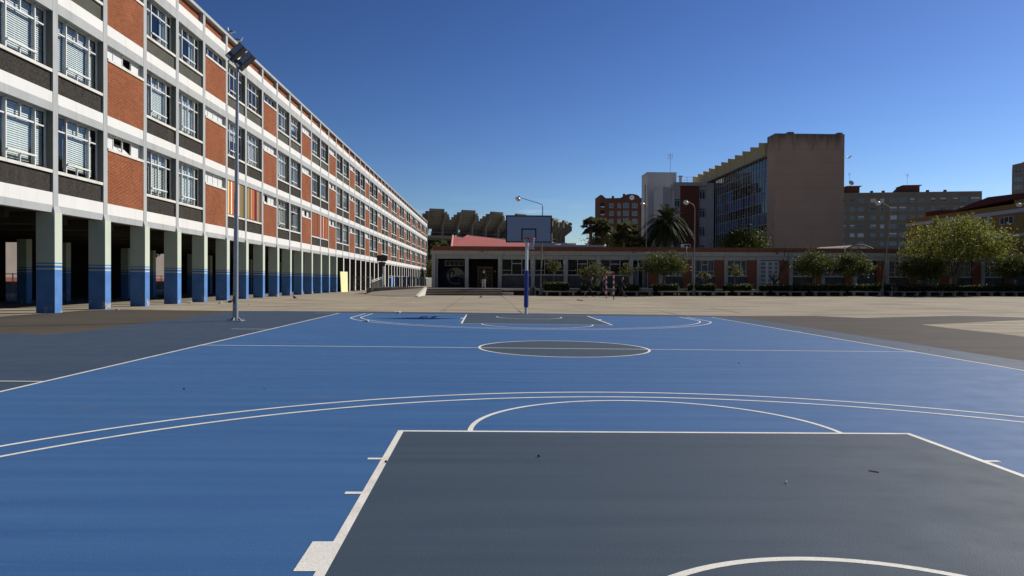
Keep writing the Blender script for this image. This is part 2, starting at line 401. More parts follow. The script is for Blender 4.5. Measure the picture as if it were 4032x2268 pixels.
line([rect(-7.5 + W, 7.5 - W, 13.97, 14.0)]); line([rect(-7.5 + W, 7.5 - W, -14, -14 + W)])
line([rect(-7.5 + W, -1.8, 0.05, 0.05 + W)] + [rect(-1.75, 1.75, 0.05, 0.05 + W)] + [rect(1.8, 7.5 - W, 0.05, 0.05 + W)])
line(arc(0, 0.17, 1.75, 1.80, 0, 2 * math.pi, 96))
for s in (1, -1):
    ft = s * 8.2; b = s * 14
    line([rect(-2.45, 2.45, *sorted((ft, ft + s * W)))])
    line([rect(-2.45, -2.45 + 0.055, *sorted((ft + s * W, b - s * W)))]); line([rect(2.45 - 0.055, 2.45, *sorted((ft + s * W, b - s * W)))])
    a0, a1 = (math.pi, 2 * math.pi) if s > 0 else (0, math.pi)
    line(arc(0, ft, 1.75, 1.80, a0, a1, 48))
    line(arc(0, s * 12.56, 1.20, 1.25, a0, a1, 40) + [rect(-1.25, -1.20, *sorted((s * 12.56, s * 12.8))), rect(1.20, 1.25, *sorted((s * 12.56, s * 12.8)))])
    for rr, xx in ((6.66, 6.46), (6.29, 6.17)):
        ang = math.acos(xx / rr); c = s * 12.425
        if s > 0: line(arc(0, c, rr - W, rr, math.pi + ang, 2 * math.pi - ang, 90))
        else: line(arc(0, c, rr - W, rr, ang, math.pi - ang, 90))
        ye = c - s * rr * math.sin(ang)
        line([rect(-xx, -xx + W, *sorted((ye, b - s * W))), rect(xx - W, xx, *sorted((ye, b - s * W)))])
    for sx in (-1, 1):
        x0, x1 = sorted((sx * 2.45, sx * 2.56))
        for yc in (9.25, 10.17): line([rect(x0, x1, *sorted((s * yc, s * (yc + W))))])
        line([rect(x0, x1, *sorted((s * 11.09, s * 11.49)))])
for y, x0 in ((4.75, -8.5), (-5.25, -9.5), (13.9, -8.4)): line([rect(x0, -7.5, y, y + W)])
line([rect(7.5, 7.65, 6.0, 6.05)])

# ------------------------------------------------------------------ long school building on the left
P = 3.594; FW = 0.32; K0, K1 = -5, 45
school = thing('school_building', 'long four storey school block with brick, dark and white panels above a pillared arcade', 'school building', (-18.079, 13.13, 0), -0.0053)
Y0, Y1 = K0 * P, K1 * P + FW
FL = [(3.94, 4.22, 4.70), (7.77, 8.09, 8.51), (11.57, 11.97, 12.43), (15.16, 15.68, 16.11)]   # beam foot, beam head, white panel head
DEPTH = -12.0
for i, (z0, z1, z2) in enumerate(FL):
    bpart('floor_beam', -0.30, -0.005, Y0, Y1, z0, z1, m_grey, school)
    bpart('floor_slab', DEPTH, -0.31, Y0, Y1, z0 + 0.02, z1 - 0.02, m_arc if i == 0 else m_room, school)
bpart('roof_coping', -0.34, 0.03, Y0, Y1, 16.74, 16.92, m_grey, school)
bpart('roof_slab', DEPTH, -0.35, Y0, Y1, 16.3, 16.7, m_roof, school)
bpart('rear_wall', DEPTH - 0.3, DEPTH - 0.004, Y0, Y1, 3.9, 16.9, m_white, school)
for yy in (Y0 - 0.3, Y1 + 0.004): bpart('end_wall', DEPTH, 0.0, yy, yy + 0.29, 3.94, 16.9, m_white, school)
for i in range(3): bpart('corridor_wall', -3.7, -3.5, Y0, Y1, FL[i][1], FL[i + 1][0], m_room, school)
# ground-floor back wall with two open passages, inner columns
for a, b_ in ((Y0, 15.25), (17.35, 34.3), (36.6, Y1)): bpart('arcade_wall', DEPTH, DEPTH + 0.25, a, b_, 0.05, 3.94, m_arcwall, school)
m_colshade = M('column_side_shade', (0.075, 0.068, 0.060), 0.85, 0.2, 0.08)  # shade on the plain columns' sides, put in as dark grey colour
colmats = [m_mint, m_colblue, m_grey, m_white, m_colshade]
def column_mesh(plain, depth=0.70, dx=0.10):
    mb = MB(); y0, y1 = -0.075, 0.395; x0, x1 = dx - depth, dx
    bands = [(0.02, 1.773, 1), (1.773, 1.831, 0), (1.831, 1.929, 1), (1.929, 1.987, 0), (1.987, 2.037, 1), (2.037, 3.94, 0)]
    for z0, z1, mi in bands:
        if plain: mi = 3
        v = [(x0, y0, z0), (x1, y0, z0), (x1, y1, z0), (x0, y1, z0), (x0, y0, z1), (x1, y0, z1), (x1, y1, z1), (x0, y1, z1)]
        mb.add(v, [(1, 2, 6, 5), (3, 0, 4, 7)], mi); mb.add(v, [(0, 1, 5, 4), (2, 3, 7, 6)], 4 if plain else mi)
    if dx > 0: mb.hexa([(x0, y0, 3.94), (x1, y0, 3.94), (x1, y1, 3.94), (x0, y1, 3.94)], [(x0, 0, 4.215), (0.004, 0, 4.215), (0.004, FW, 4.215), (x0, FW, 4.215)], 2)
    return mb.mesh('column', colmats, False)
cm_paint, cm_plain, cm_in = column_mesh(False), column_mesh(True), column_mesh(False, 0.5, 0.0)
fin_mesh = boxmesh('pilaster', 0.30, FW, 16.739 - 4.22, m_grey)
for k in range(K0, K1 + 1):
    y = k * P
    link('pilaster', fin_mesh, school, (-0.30, y, 4.22))
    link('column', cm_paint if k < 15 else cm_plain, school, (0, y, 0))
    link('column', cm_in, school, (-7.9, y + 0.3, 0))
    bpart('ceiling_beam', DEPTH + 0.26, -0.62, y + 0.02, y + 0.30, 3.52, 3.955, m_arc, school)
    if k < K1: bpart('ceiling_beam', DEPTH + 0.26, -0.62, y + P / 2, y + P / 2 + 0.22, 3.62, 3.955, m_arc, school)

# shared facade pieces ---------------------------------------------------
CW = P - FW                                                # clear width of a bay
def brick_mesh(h):
    mb = MB(); rh = 0.0625; L = 0.247; n = int(h / rh); rh = h / n
    rr = random.Random(3)
    for r in range(n):
        y = 0.0 if r % 2 == 0 else -L / 2
        while y < CW - 0.01:
            a, b_ = max(0, y) + 0.005, min(CW, y + L) - 0.006
            if b_ - a > 0.02:
                d = rr.uniform(-0.003, 0.004); z0, z1 = r * rh + 0.008, (r + 1) * rh - 0.011
                v = [(-0.03, a, z0), (d, a, z0), (d, b_, z0), (-0.03, b_, z0), (-0.03, a, z1), (d, a, z1), (d, b_, z1), (-0.03, b_, z1)]
                mb.add(v, [(4, 5, 6, 7), (0, 3, 2, 1), (0, 1, 5, 4), (1, 2, 6, 5), (2, 3, 7, 6)])
            y += L
    return mb.mesh('brick_courses', m_brick, False)
def frame_mesh(h, full_split, rail=True):
    """aluminium frame of a classroom window, origin at the sill corner"""
    mb = MB(); t = 0.045; tr = h * 0.72
    mb.box(-0.05, 0.02, 0.0, CW, 0.0, t); mb.box(-0.05, 0.02, 0.0, CW, h - t, h)
    for y in (0.0, CW - t): mb.box(-0.05, 0.02, y, y + t, t, h - t)
    for y in (0.90, 2.52): mb.box(-0.06, 0.07, y, y + 0.055, t, h - t)
    mb.box(-0.045, 0.035, t, 0.90, tr, tr + 0.05); mb.box(-0.045, 0.045, 0.955, 2.52, tr, tr + 0.06); mb.box(-0.045, 0.035, 2.575, CW - t, tr, tr + 0.05)
    mb.box(-0.04, 0.05, 1.72, 1.765, tr + 0.06, h - t)
    if full_split: mb.box(-0.04, 0.045, 1.72, 1.765, t, tr)
    if rail: mb.box(0.07, 0.13, 0.93, 2.56, 0.36, 0.42); mb.box(-0.04, 0.04, 1.725, 1.76, t, 0.36)
    return mb.mesh('window_frame', m_alu, False)
def pane_cells(h):
    tr = h * 0.72
    return [(0.045, 0.9, 0.045, tr), (0.955, 1.72, 0.045, tr), (1.765, 2.52, 0.045, tr), (2.575, CW - 0.045, 0.045, tr),
            (0.045, 0.9, tr + 0.05, h - 0.045), (0.955, 1.72, tr + 0.06, h - 0.045), (1.765, 2.52, tr + 0.06, h - 0.045), (2.575, CW - 0.045, tr + 0.05, h - 0.045)]
def vquad(y0, y1, z0, z1, x=0.0): return [(x, y0, z0), (x, y1, z0), (x, y1, z1), (x, y0, z1)]
def blind_mesh(h, drop, skew=0.0, sides=True):
    mb = MB(); st = 0.08; n = int((h - 0.06) * drop / st)
    for i in range(n):
        z = h - 0.06 - i * st
        for a, b_ in (((0.03, 0.88), (0.98, 2.50), (2.60, CW - 0.03)) if sides else ((0.98, 2.50), (2.60, 3.0))):
            za, zb = z - skew * a * i / n, z - skew * b_ * i / n
            mb.add([(0.0, a, za), (0.0, b_, zb), (-0.028, b_, zb + 0.068), (-0.028, a, za + 0.068)], [(0, 1, 2, 3)])
    return mb.mesh('blind', m_blind, False)
def curtain_mesh(h, spans):
    mb = MB()
    for a, b_ in spans:
        n = max(4, int((b_ - a) / 0.06)); v = []
        for i in range(n + 1):
            y = a + (b_ - a) * i / n; x = 0.03 * math.sin(i * 1.9) + 0.012 * math.sin(i * 0.7)
            v += [(x, y, 0.05), (x * 0.7, y, h - 0.05)]
        mb.add(v, [(2 * i, 2 * i + 2, 2 * i + 3, 2 * i + 1) for i in range(n)], 0, True)
    return mb.mesh('curtain', m_curtain, False)
SILL = [5.44, 9.25, 13.11]                                  # foot of the window sills
WZ = [(s + 0.12, FL[i + 1][0]) for i, s in enumerate(SILL)]
BS = [6.99, 10.86, 14.42]                                   # foot of the sills over the brick panels
frames = {}; panes = {}; blinds = {}; curts = {}; glz = {}
for f in range(3):
    h = WZ[f][1] - WZ[f][0]
    frames[f] = [frame_mesh(h, False), frame_mesh(h, True), frame_mesh(h, True, True)]
    panes[f] = []
    for (a, b_, c, d) in pane_cells(h):
        me = MB(); me.add(vquad(0, b_ - a, 0, d - c), [(0, 1, 2, 3)]); panes[f].append(((a, c), me.mesh('pane', m_glass, False)))
    g = MB()
    for (a, b_, c, d) in pane_cells(h): g.add(vquad(a, b_, c, d), [(0, 1, 2, 3)])
    glz[f] = g.mesh('glazing', m_glass, False)
    blinds[f] = [blind_mesh(h, 0.97), blind_mesh(h, 0.8, 0.03), blind_mesh(h, 0.55), blind_mesh(h, 0.9, 0.04, False), blind_mesh(h, 0.97, 0, False)]
    curts[f] = [curtain_mesh(h, [(0.05, 0.85), (1.0, 1.6), (2.6, 3.2)]), curtain_mesh(h, [(0.05, 0.5), (0.95, 1.35), (2.2, 2.5), (2.6, 3.2)]), curtain_mesh(h, [(1.9, 2.5)])]
bricks = [brick_mesh(BS[f] - FL[f][2]) for f in range(3)]; brick_par = brick_mesh(16.735 - 16.11)
def strip_frame(h):
    mb = MB(); t = 0.035
    mb.box(-0.04, 0.02, 0, CW, 0, t); mb.box(-0.04, 0.02, 0, CW, h - t, h)
    for i in range(5):
        y = (CW - t) * i / 4; mb.box(-0.04, 0.025, y, y + t, t, h - t)
    return mb.mesh('window_frame', m_alu, False)
def strip_pane(h, m, tilt):
    mb = MB(); w = (CW - 0.035) / 4 - 0.035; hh = h - 0.07
    c, s = math.cos(tilt), math.sin(tilt)
    mb.add([(0, 0, 0), (0, w, 0), (-s * hh, w, c * hh), (-s * hh, 0, c * hh)], [(0, 1, 2, 3)])
    return mb.mesh('pane', m, False)
sf = [strip_frame(FL[f + 1][0] - BS[f] - 0.12) for f in range(3)]
sp = [[strip_pane(FL[f + 1][0] - BS[f] - 0.12, m_frost, 0), strip_pane(FL[f + 1][0] - BS[f] - 0.12, m_glass, 0), strip_pane(FL[f + 1][0] - BS[f] - 0.12, m_frost, 0.7)] for f in range(3)]
LOUV = {(0, 5): ['8c3a22', 'e9c98a', '9b3a22', 'c98038', 'f2e2b8', '9c4528', 'b5532d', 'e0a868', '7d2a20', 'c25a52', 'd99a96', 'efe6dc', '8a3028', '8d7a4a', '6d6038', 'a39058', '77683f', '4d4630'],
        (0, 6): ['4a2216', '8a7a46', 'a09058', '6f4a28', '8f3a20', 'b8a080', '5a2a1c', 'c06a2c', 'b8622a', '6d3420', '5e0f14', '6a1016', '8a4a5a', '9a9070', '857a48', '9a8c55', '5a2f26', '7d6068'],
        (0, 11): ['7d3a20', 'a24a26', '5c4528', '8d5a30', 'b8622a', '6a2a1c', '8a3a22', 'a8682c', '5a3a28', '93422a', 'b0552a', '6b3522', '94502c', '7a2c20', 'b0703a', '8c4526'],
        (0, 12): ['b06a62', 'c58a80', '8a3a22', 'b85a2c', '6a2a1c', 'd9c8b0', 'a24a26', 'b8622a', '7d3a20', '8f5a30', 'c06a2c', '5e2a1c', '9c4528', 'c98038', 'a8582c', '8a3a22']}
_lm = {}
def louv_mat(h):
    if h not in _lm: _lm[h] = M('slat_' + h, rgb(h), 0.55, 0.4, 0.05)
    return _lm[h]
for k in range(K0, K1):
    y = k * P + FW; brick_bay = (k % 3 == 1)
    bpart('white_panel', -0.2, -0.015, y, y + CW, FL[3][1], FL[3][2], m_white, school)
    pb = link('brick_panel', boxmesh('brick_panel', 0.1, CW, 0.625, m_mortar), school, (-0.335, y, 16.11))
    tag(link('brick_courses', brick_par, pb, (0.112, 0, 0)), kind='stuff')
    for f in range(3):
        bpart('white_panel', -0.2, -0.015, y, y + CW, FL[f][1], FL[f][2], m_white, school)
        ztop = FL[f + 1][0]
        if brick_bay:
            pb = link('brick_panel', boxmesh('brick_panel', 0.2, CW, BS[f] - FL[f][2], m_mortar), school, (-0.222, y, FL[f][2]))
            tag(link('brick_courses', bricks[f], pb, (0.212, 0, 0)), kind='stuff')
            bpart('window_sill', -0.3, 0.035, y + 0.002, y + CW - 0.002, BS[f], BS[f] + 0.12, m_sill, school)
            w = grp('strip_window', school, (-0.2, y, BS[f] + 0.12))
            link('window_frame', sf[f], w)
            for i in range(4):
                mode = 0 if f < 2 else (1 if k < 9 else 0)
                if f < 2 and R.random() < 0.16: mode = 2
                if k == 1 and f == 0: mode = 2 if i in (1, 2) else 0
                if k == 1 and f == 1: mode = 2 if i == 2 else 0
                if k == 4 and f < 2: mode = 0
                link('pane', sp[f][mode], w, (0, 0.035 + i * (CW - 0.035) / 4, 0.035))
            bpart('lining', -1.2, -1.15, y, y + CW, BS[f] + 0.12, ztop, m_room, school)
        else:
            bpart('spandrel', -0.3, -0.085, y, y + CW, FL[f][2], SILL[f], m_olive if f == 2 else m_dark, school)
            bpart('window_sill', -0.34, -0.012, y + 0.002, y + CW - 0.002, SILL[f], SILL[f] + 0.12, m_sill, school)
            if (f, k) in LOUV:
                w = grp('louvre_screen', school, (-0.06, y, WZ[f][0] + 0.03))
                cols = LOUV[(f, k)]; sw = (CW - 0.06) / len(cols)
                for i, h in enumerate(cols):
                    link('slat', boxmesh('slat', 0.05 + 0.02 * (i % 3), sw - 0.018, ztop - WZ[f][0] - 0.12, louv_mat(h)), w, (-0.05, 0.03 + i * sw, 0.03))
                link('slat_rail', MB().box(-0.10, -0.06, 0, CW, 0, 0.03).box(-0.10, -0.06, 0, CW, ztop - WZ[f][0] - 0.09, ztop - WZ[f][0] - 0.04).mesh('slat_rail', m_alu, False), w)
                bpart('lining', -0.3, -0.25, y, y + CW, WZ[f][0], ztop, m_arcwall, school)
                continue
            bpart('jamb', -0.24, -0.03, y + CW - 0.014, y + CW - 0.002, WZ[f][0], ztop - 0.002, m_jamb, school)  # thin darker strip over the pilaster side in the window reveal
            w = grp('window', school, (-0.28, y, WZ[f][0]))
            link('window_frame', frames[f][R.choice((0, 1)) if k not in (0, -1) else 0], w)
            if k <= 12:
                for (a, c), me in panes[f]: link('pane', me, w, (0, a, c))
            else: link('glazing', glz[f], w)
            q = R.random()
            if f == 2:
                if k in (9,): link('blind', blinds[f][2], w, (-0.1, 0, 0))
                elif k == 0: link('blind', blinds[f][0], w, (-0.45, 0, 0))
                elif q < 0.45 and k > 0: link('curtain', curts[f][R.randrange(3)], w, (-0.12, 0, 0))
            else:
                if k <= 3: link('blind', blinds[f][{(0, 0): 3, (0, 1): 0, (2, 1): 4, (3, 1): 0, (2, 0): 4}.get((k, f), 0)], w, (-0.1, 0, 0))
                elif q < 0.45: link('blind', blinds[f][R.randrange(5)], w, (-0.1, 0, 0))
                elif q < 0.92: link('curtain', curts[f][R.randrange(2)], w, (-0.12, 0, 0))

# ------------------------------------------------------------------ platform, steps and ramp before the low wing
m_pave = ground_mat('platform_concrete', (0.235, 0.205, 0.165), (0.20, 0.178, 0.142), (0.12, 0.105, 0.086), (0.18, 0.155, 0.122), streak=0.5)
m_edge = M('pale_edging', (0.44, 0.42, 0.37), 0.8, 0.2, 0.08, 3)
m_stepr = M('step_riser', (0.040, 0.026, 0.021), 0.9, 0.1, 0.2)
PZ = 0.70
platform = MB().box(-13.2, 66, 55.36, 66, -0.2, PZ).build('platform', m_pave); platform['kind'] = 'structure'
bpart('platform_edge', -7.3, 66, 55.0, 55.355, 0.50, PZ + 0.01, m_edge, platform)
bpart('platform_face', -0.15, 66, 55.12, 55.355, -0.1, 0.495, m_stepr, platform)
bpart('plinth', -0.12, 0.95, 54.3, 55.11, -0.1, 0.34, m_edge, platform)
steps = thing('entrance_steps', 'four wide concrete steps up to the porch of the low wing', 'steps', (0, 0, 0))
for i in range(4):
    y = 53.55 + i * 0.36; z0 = gz(-4, 54) + i * 0.165; z1 = z0 + 0.165
    if i == 3: z1 = 0.66
    x0 = -7.55 + 0.06 * i
    bpart('riser', x0, -0.16, y + 0.03, y + 0.37, z0 - (0.2 if i == 0 else 0), z1 - 0.035, m_stepr, steps)
    bpart('tread', x0, -0.155, y, y + (0.355 if i < 3 else 0.345), z1 - 0.034, z1, m_edge, steps)
ramp = MB().hexa([(-12.6, 50.0, -0.1), (-7.75, 47.6, -0.1), (-7.62, 55.355, -0.1), (-12.6, 62.0, -0.1)], [(-12.6, 50.0, gz(-12.6, 50) + 0.006), (-7.75, 47.6, gz(-7.7, 47.6) + 0.006), (-7.62, 55.355, PZ + 0.003), (-12.6, 62.0, PZ + 0.003)]).build('ramp', m_pave)
ramp['kind'] = 'structure'
MB().hexa([(-7.75, 47.6, -0.1), (-7.5, 47.5, -0.1), (-7.36, 55.0, -0.1), (-7.62, 55.0, -0.1)], [(-7.75, 47.6, 0.11), (-7.5, 47.5, 0.11), (-7.36, 54.99, 0.78), (-7.62, 54.99, 0.78)]).build('ramp_edge', m_edge, ramp)
m_rail = M('brown_steel', (0.20, 0.19, 0.165), 0.55, 0.4, 0.08)
rail = thing('ramp_railing', 'grey steel ramp railing with vertical bars beside the low wing ramp', 'railing', (0, 0, 0))
def rz(y): return 0.06 + (min(y, 62) - 50) / 12 * 0.64
ys = np.linspace(54, 61.6, 5)
for y in ys: link('post', boxmesh('post', 0.06, 0.06, 1.12, m_rail), rail, (-12.52, y, rz(y)))
for hh in (0.98, 1.12): MB().tube([(-12.49, 53.9, rz(54) + hh), (-12.49, 61.7, rz(61.7) + hh)], 0.027, 8).build('handrail', m_alu, rail)
MB().tube([(-12.49, 54, rz(54) + 0.12), (-12.49, 61.7, rz(61.7) + 0.12)], 0.02, 6).build('bottom_rail', m_rail, rail)
for y in np.arange(54.16, 61.5, 0.15): link('bar', boxmesh('bar', 0.018, 0.018, 0.86, m_rail), rail, (-12.5, y, rz(y) + 0.12))

m_gate = M('olive_brown_tube', (0.16, 0.145, 0.115), 0.5, 0.4, 0.1)
gate = thing('field_gate', 'open tubular metal gate with crossed braces beside the school arcade', 'gate', (-17.5, 72.2, 0))
MB().tube([(0.1, 0, 0.12), (0.1, 0, 1.78), (2.15, 0, 1.78), (2.15, 0, 0.12), (0.1, 0, 0.12)], 0.035, 8).build('gate_frame', m_gate, gate)
MB().tube([(0.1, 0, 0.95), (2.15, 0, 0.95)], 0.025).build('gate_rail', m_gate, gate)
for a, b_ in (((0.1, 0, 1.75), (2.15, 0, 0.98)), ((0.1, 0, 0.15), (2.15, 0, 0.92))): MB().tube([a, b_], 0.018, 6).build('brace', m_gate, gate)
bpart('hinge_post', -0.02, 0.06, -0.05, 0.05, 0.1, 1.9, m_gate, gate)

m_yel = M('pale_yellow_board', (0.72, 0.66, 0.36), 0.6, 0.3, 0.05)
brd = thing('yellow_board', 'pale yellow board leaning between two arcade pillars', 'board', (-17.2, 66.0, 0.12))
MB().hexa([(-0.5, -0.35, 0), (-0.45, -0.35, 0), (-0.1, 1.6, 0), (-0.15, 1.6, 0)], [(-0.62, -0.35, 2.25), (-0.57, -0.35, 2.25), (-0.2, 1.9, 2.25), (-0.25, 1.9, 2.25)]).build('panel', m_yel, brd)

# fence hung with coloured panels behind the ramp
fence = thing('panel_fence', 'low rail fence hung with blue and yellow panels along the arcade', 'fence', (-10.95, 55.5, PZ), -0.008)
m_fb = M('blue_panel', (0.11, 0.24, 0.46), 0.6, 0.3, 0.05); m_fy = M('yellow_panel', (0.5, 0.52, 0.26), 0.6, 0.3, 0.05); m_postw = M('white_steel', (0.72, 0.73, 0.72), 0.5, 0.4, 0.04)
for hh in (1.0, 1.14): MB().tube([(0, -0.5, hh), (0, 50, hh)], 0.03, 6).build('fence_rail', m_alu, fence)
for i in range(14): link('post', boxmesh('post', 0.05, 0.05, 1.14, m_alu), fence, (-0.08, 1.6 + i * 3.4, 0))
for i in range(11):
    link('panel', boxmesh('panel', 0.05, 1.25, 1.08, m_fy if i in (2, 6, 10) else m_fb), fence, (0.03, 0.2 + i * 3.4, 0.08))
wf = thing('white_fence', 'white slatted fence at the far end of the arcade walk', 'fence', (-10.6, 95, PZ))
for i in range(4): link('post', boxmesh('post', 0.12, 0.08, 1.2, m_postw), wf, (0.3 * i - 0.2, i * 2.0, 0))
for i in range(24): link('slat', boxmesh('slat', 0.05, 0.06, 1.05, m_postw), wf, (0.04 * i - 0.2, i * 0.25, 0.05))

# ------------------------------------------------------------------ low front wing
m_beam = M('weathered_concrete', (0.42, 0.39, 0.315), 0.9, 0.15, 0.08, 0.9, 0.1, 50, grime=(0.25, 0.23, 0.18))
m_pier = M('grey_pier', (0.40, 0.395, 0.35), 0.85, 0.2, 0.07, 1.5)
m_rbrick = M('red_fascia_brick', (0.30, 0.095, 0.045), 0.9, 0.15, 0.12, 1.2)
m_stone = M('dark_stone_panel', (0.085, 0.085, 0.082), 0.9, 0.15, 0.3, 1.8, 0.3, 20)
m_black = M('porch_dark', (0.028, 0.027, 0.030), 0.9, 0.15, 0.2)
m_wfr = M('pale_window_frame', (0.46, 0.455, 0.42), 0.6, 0.3, 0.06)
m_dglass = glass_mat('dim_glass', (0.30, 0.32, 0.35), 0.22, 0.0)
m_bar = M('white_bar', (0.58, 0.57, 0.53), 0.6, 0.3, 0.05)
m_wood = M('varnished_wood', (0.30, 0.12, 0.045), 0.5, 0.4, 0.15, 6)
wing = thing('low_school_wing', 'long single storey school wing with grey piers and brick red roof edge', 'school building', (0, 60, 0))
XW0, XW1 = -7.29, 62.0
bpart('beam', XW0 - 0.1, XW1, -0.12, 0.25, 4.11, 4.52, m_beam, wing)
bpart('lintel', XW0 + 0.03, XW1, 0.10, 0.32, 3.70, 4.105, m_pier, wing)
# brick fascia: separate courses of brick
def plain_brick(n_x, rows, L, H, d, mat, name):
    mb = MB(); rr = random.Random(5)
    for r in range(rows):
        for i in range(n_x + 1):
            a = (i - (0.5 if r % 2 else 0)) * L; b_ = a + L
            a, b_ = max(a, 0) + 0.005, min(b_, n_x * L) - 0.005
            if b_ - a < 0.03: continue
            z0, z1 = r * H + 0.004, (r + 1) * H - 0.006; e = rr.uniform(0, 0.004)
            mb.add([(a, -e, z0), (b_, -e, z0), (b_, d, z0), (a, d, z0), (a, -e, z1), (b_, -e, z1), (b_, d, z1), (a, d, z1)], [(0, 1, 5, 4), (1, 2, 6, 5), (3, 0, 4, 7), (4, 5, 6, 7), (0, 3, 2, 1)])
    return mb.mesh(name, mat, False)
m_wbrick = M('wing_brick', (0.31, 0.115, 0.058), 0.9, 0.15, 0.08, 1.0, isl=0.4)
fas = bpart('brick_fascia', XW0 + 0.1, XW1, -0.035, 0.3, 4.525, 4.93, m_mortar, wing)
fb = plain_brick(278, 6, 0.249, 0.0672, 0.03, m_wbrick, 'brick_courses')
tag(link('brick_courses', fb, fas, (0, -0.028, 0)), kind='stuff')
bpart('roof_edge', XW0 + 0.08, XW1, -0.08, 0.35, 4.935, 4.985, M('roof_edge_metal', (0.15, 0.12, 0.09), 0.7, 0.3), wing)
bpart('roof', XW0 + 0.12, XW1, 0.36, 11.5, 4.55, 4.90, m_roof, wing)
bpart('rear_wall', XW0 + 0.12, XW1, 11.2, 11.45, 0.5, 4.54, m_beam, wing)
bpart('side_wall', XW0 + 0.12, XW0 + 0.35, 0.6, 11.19, 0.5, 4.54, m_beam, wing)
bpart('side_wall', XW1 - 0.25, XW1 - 0.01, 0.6, 11.19, 0.5, 4.54, m_beam, wing)
bpart('interior_wall', -0.3, XW1, 4.3, 4.4, 0.7, 4.5, m_arcwall, wing)
PW = 3.417
piers = [-7.29 + PW * i for i in range(7)] + [16.31] + [19.75 + 3.437 * i for i in range(13)]
for x in piers: bpart('pier', x, x + 0.38, -0.06 if x < 16 else -0.04, 0.4, PZ, 4.105, m_pier, wing)
bpart('pier', XW0 + 0.42, XW0 + 0.62, 0.35, 0.55, PZ, 3.695, m_pier, wing)
pbr = plain_brick(4, 46, 0.25, 0.065, 0.05, m_wbrick, 'brick_courses')
def brick_pier(x0, x1):
    b_ = bpart('brick_pier', x0, x1, 0.05, 0.35, PZ, 3.69, m_mortar, wing)
    o = tag(link('brick_courses', pbr, b_, (0.0, -0.03, 0)), kind='stuff'); o.scale = ((x1 - x0) / 1.0, 1, 1)
wing_pane = {}
def wpane(w, h, parent, loc, mat=None):
    mat = mat or m_dglass
    k = (round(w, 3), round(h, 3), mat.name)
    if k not in wing_pane:
        mb = MB(); mb.add([(0, 0, 0), (w, 0, 0), (w, 0, h), (0, 0, h)], [(0, 1, 2, 3)]); wing_pane[k] = mb.mesh('pane', mat, False)
    return link('pane', wing_pane[k], parent, loc)
def plain_window(x0, x1):
    """three-light window over a stone panel"""
    bpart('stone_panel', x0, x1, 0.22, 0.34, PZ, 1.99, m_stone, wing)
    bpart('window_sill', x0, x1, 0.05, 0.34, 1.995, 2.07, m_wfr, wing)
    w = grp('window', wing, (x0, 0.26, 2.08)); L = x1 - x0; h = 1.62
    mb = MB(); a, b_ = 0.335 * L, 0.68 * L
    mb.box(0, L, -0.04, 0.04, 0, 0.05).box(0, L, -0.04, 0.04, h - 0.05, h)
    for y in (0.0, a, b_, L - 0.05): mb.box(y, y + 0.06, -0.05, 0.05, 0.05, h - 0.05)
    mb.box(0.06, a, -0.04, 0.04, 0.42, 0.47).box(b_ + 0.06, L - 0.05, -0.04, 0.04, 0.42, 0.47).box(a + 0.06, b_, -0.05, 0.05, 1.1, 1.19)
    mb.build('window_frame', m_wfr, w, recalc=False)
    for (c, d, e, g) in ((0.06, a, 0.05, 0.42), (0.06, a, 0.47, h - 0.05), (a + 0.06, b_, 0.05, 1.1), (a + 0.06, b_, 1.19, h - 0.05), (b_ + 0.06, L - 0.05, 0.05, 0.42), (b_ + 0.06, L - 0.05, 0.47, h - 0.05)):
        wpane(d - c, g - e, w, (c, 0, e))
_bw = {}
def barred_window(x0, x1):
    bpart('stone_panel', x0, x1, 0.16, 0.34, PZ, 1.97, m_stone, wing)
    bpart('window_sill', x0, x1, 0.02, 0.34, 1.975, 2.05, m_bar, wing)
    w = grp('window', wing, (x0, 0.24, 2.055)); L = x1 - x0; h = 1.64
    mb = MB(); a, b_ = 0.33 * L, 0.66 * L
    mb.box(0, L, -0.03, 0.04, 0, 0.05).box(0, L, -0.03, 0.04, h - 0.05, h)
    for y in (0.0, a, b_, L - 0.05): mb.box(y, y + 0.05, -0.04, 0.04, 0.05, h - 0.05)
    mb.box(0.05, L - 0.05, -0.035, 0.03, 0.44, 0.49).box(a + 0.05, b_, -0.045, 0.03, 1.12, 1.18)
    mb.build('window_frame', m_bar, w, recalc=False)
    for (c, d) in ((0.05, a), (a + 0.05, b_), (b_ + 0.05, L - 0.05)):
        for e, g in ((0.05, 0.44), (0.49, h - 0.05)): wpane(d - c, g - e, w, (c, 0.02, e))
    n = int(L / 0.14)
    for i in range(1, n): link('bar', boxmesh('bar', 0.022, 0.022, h - 0.02, m_bar), w, (L * i / n, -0.1, 0.01))
def barred_door(x0, x1):
    w = grp('door', wing, (x0, 0.2, PZ)); L = x1 - x0; h = 2.97
    mb = MB()
    for y in (0, 0.42 * L, 0.70 * L, L - 0.06): mb.box(y, y + 0.06, -0.04, 0.04, 0, h)
    mb.box(0.06, L - 0.06, -0.035, 0.035, 2.1, 2.16).box(0.06, L - 0.06, -0.035, 0.035, h - 0.05, h - 0.01).box(0.06, L - 0.06, -0.035, 0.035, 0.0, 0.08)
    mb.build('door_frame', m_bar, w, recalc=False)
    wpane(L - 0.1, 0.78, w, (0.05, 0.02, 2.16))
    for i in range(1, 14):
        if 0.44 < i / 14 < 0.7 and x0 < 20: continue
        link('bar', boxmesh('bar', 0.024, 0.024, 2.0, m_bar), w, (L * i / 14, -0.08, 0.08))
    link('back', boxmesh('back', L, 0.02, h, m_black), w, (0, 0.35, 0))
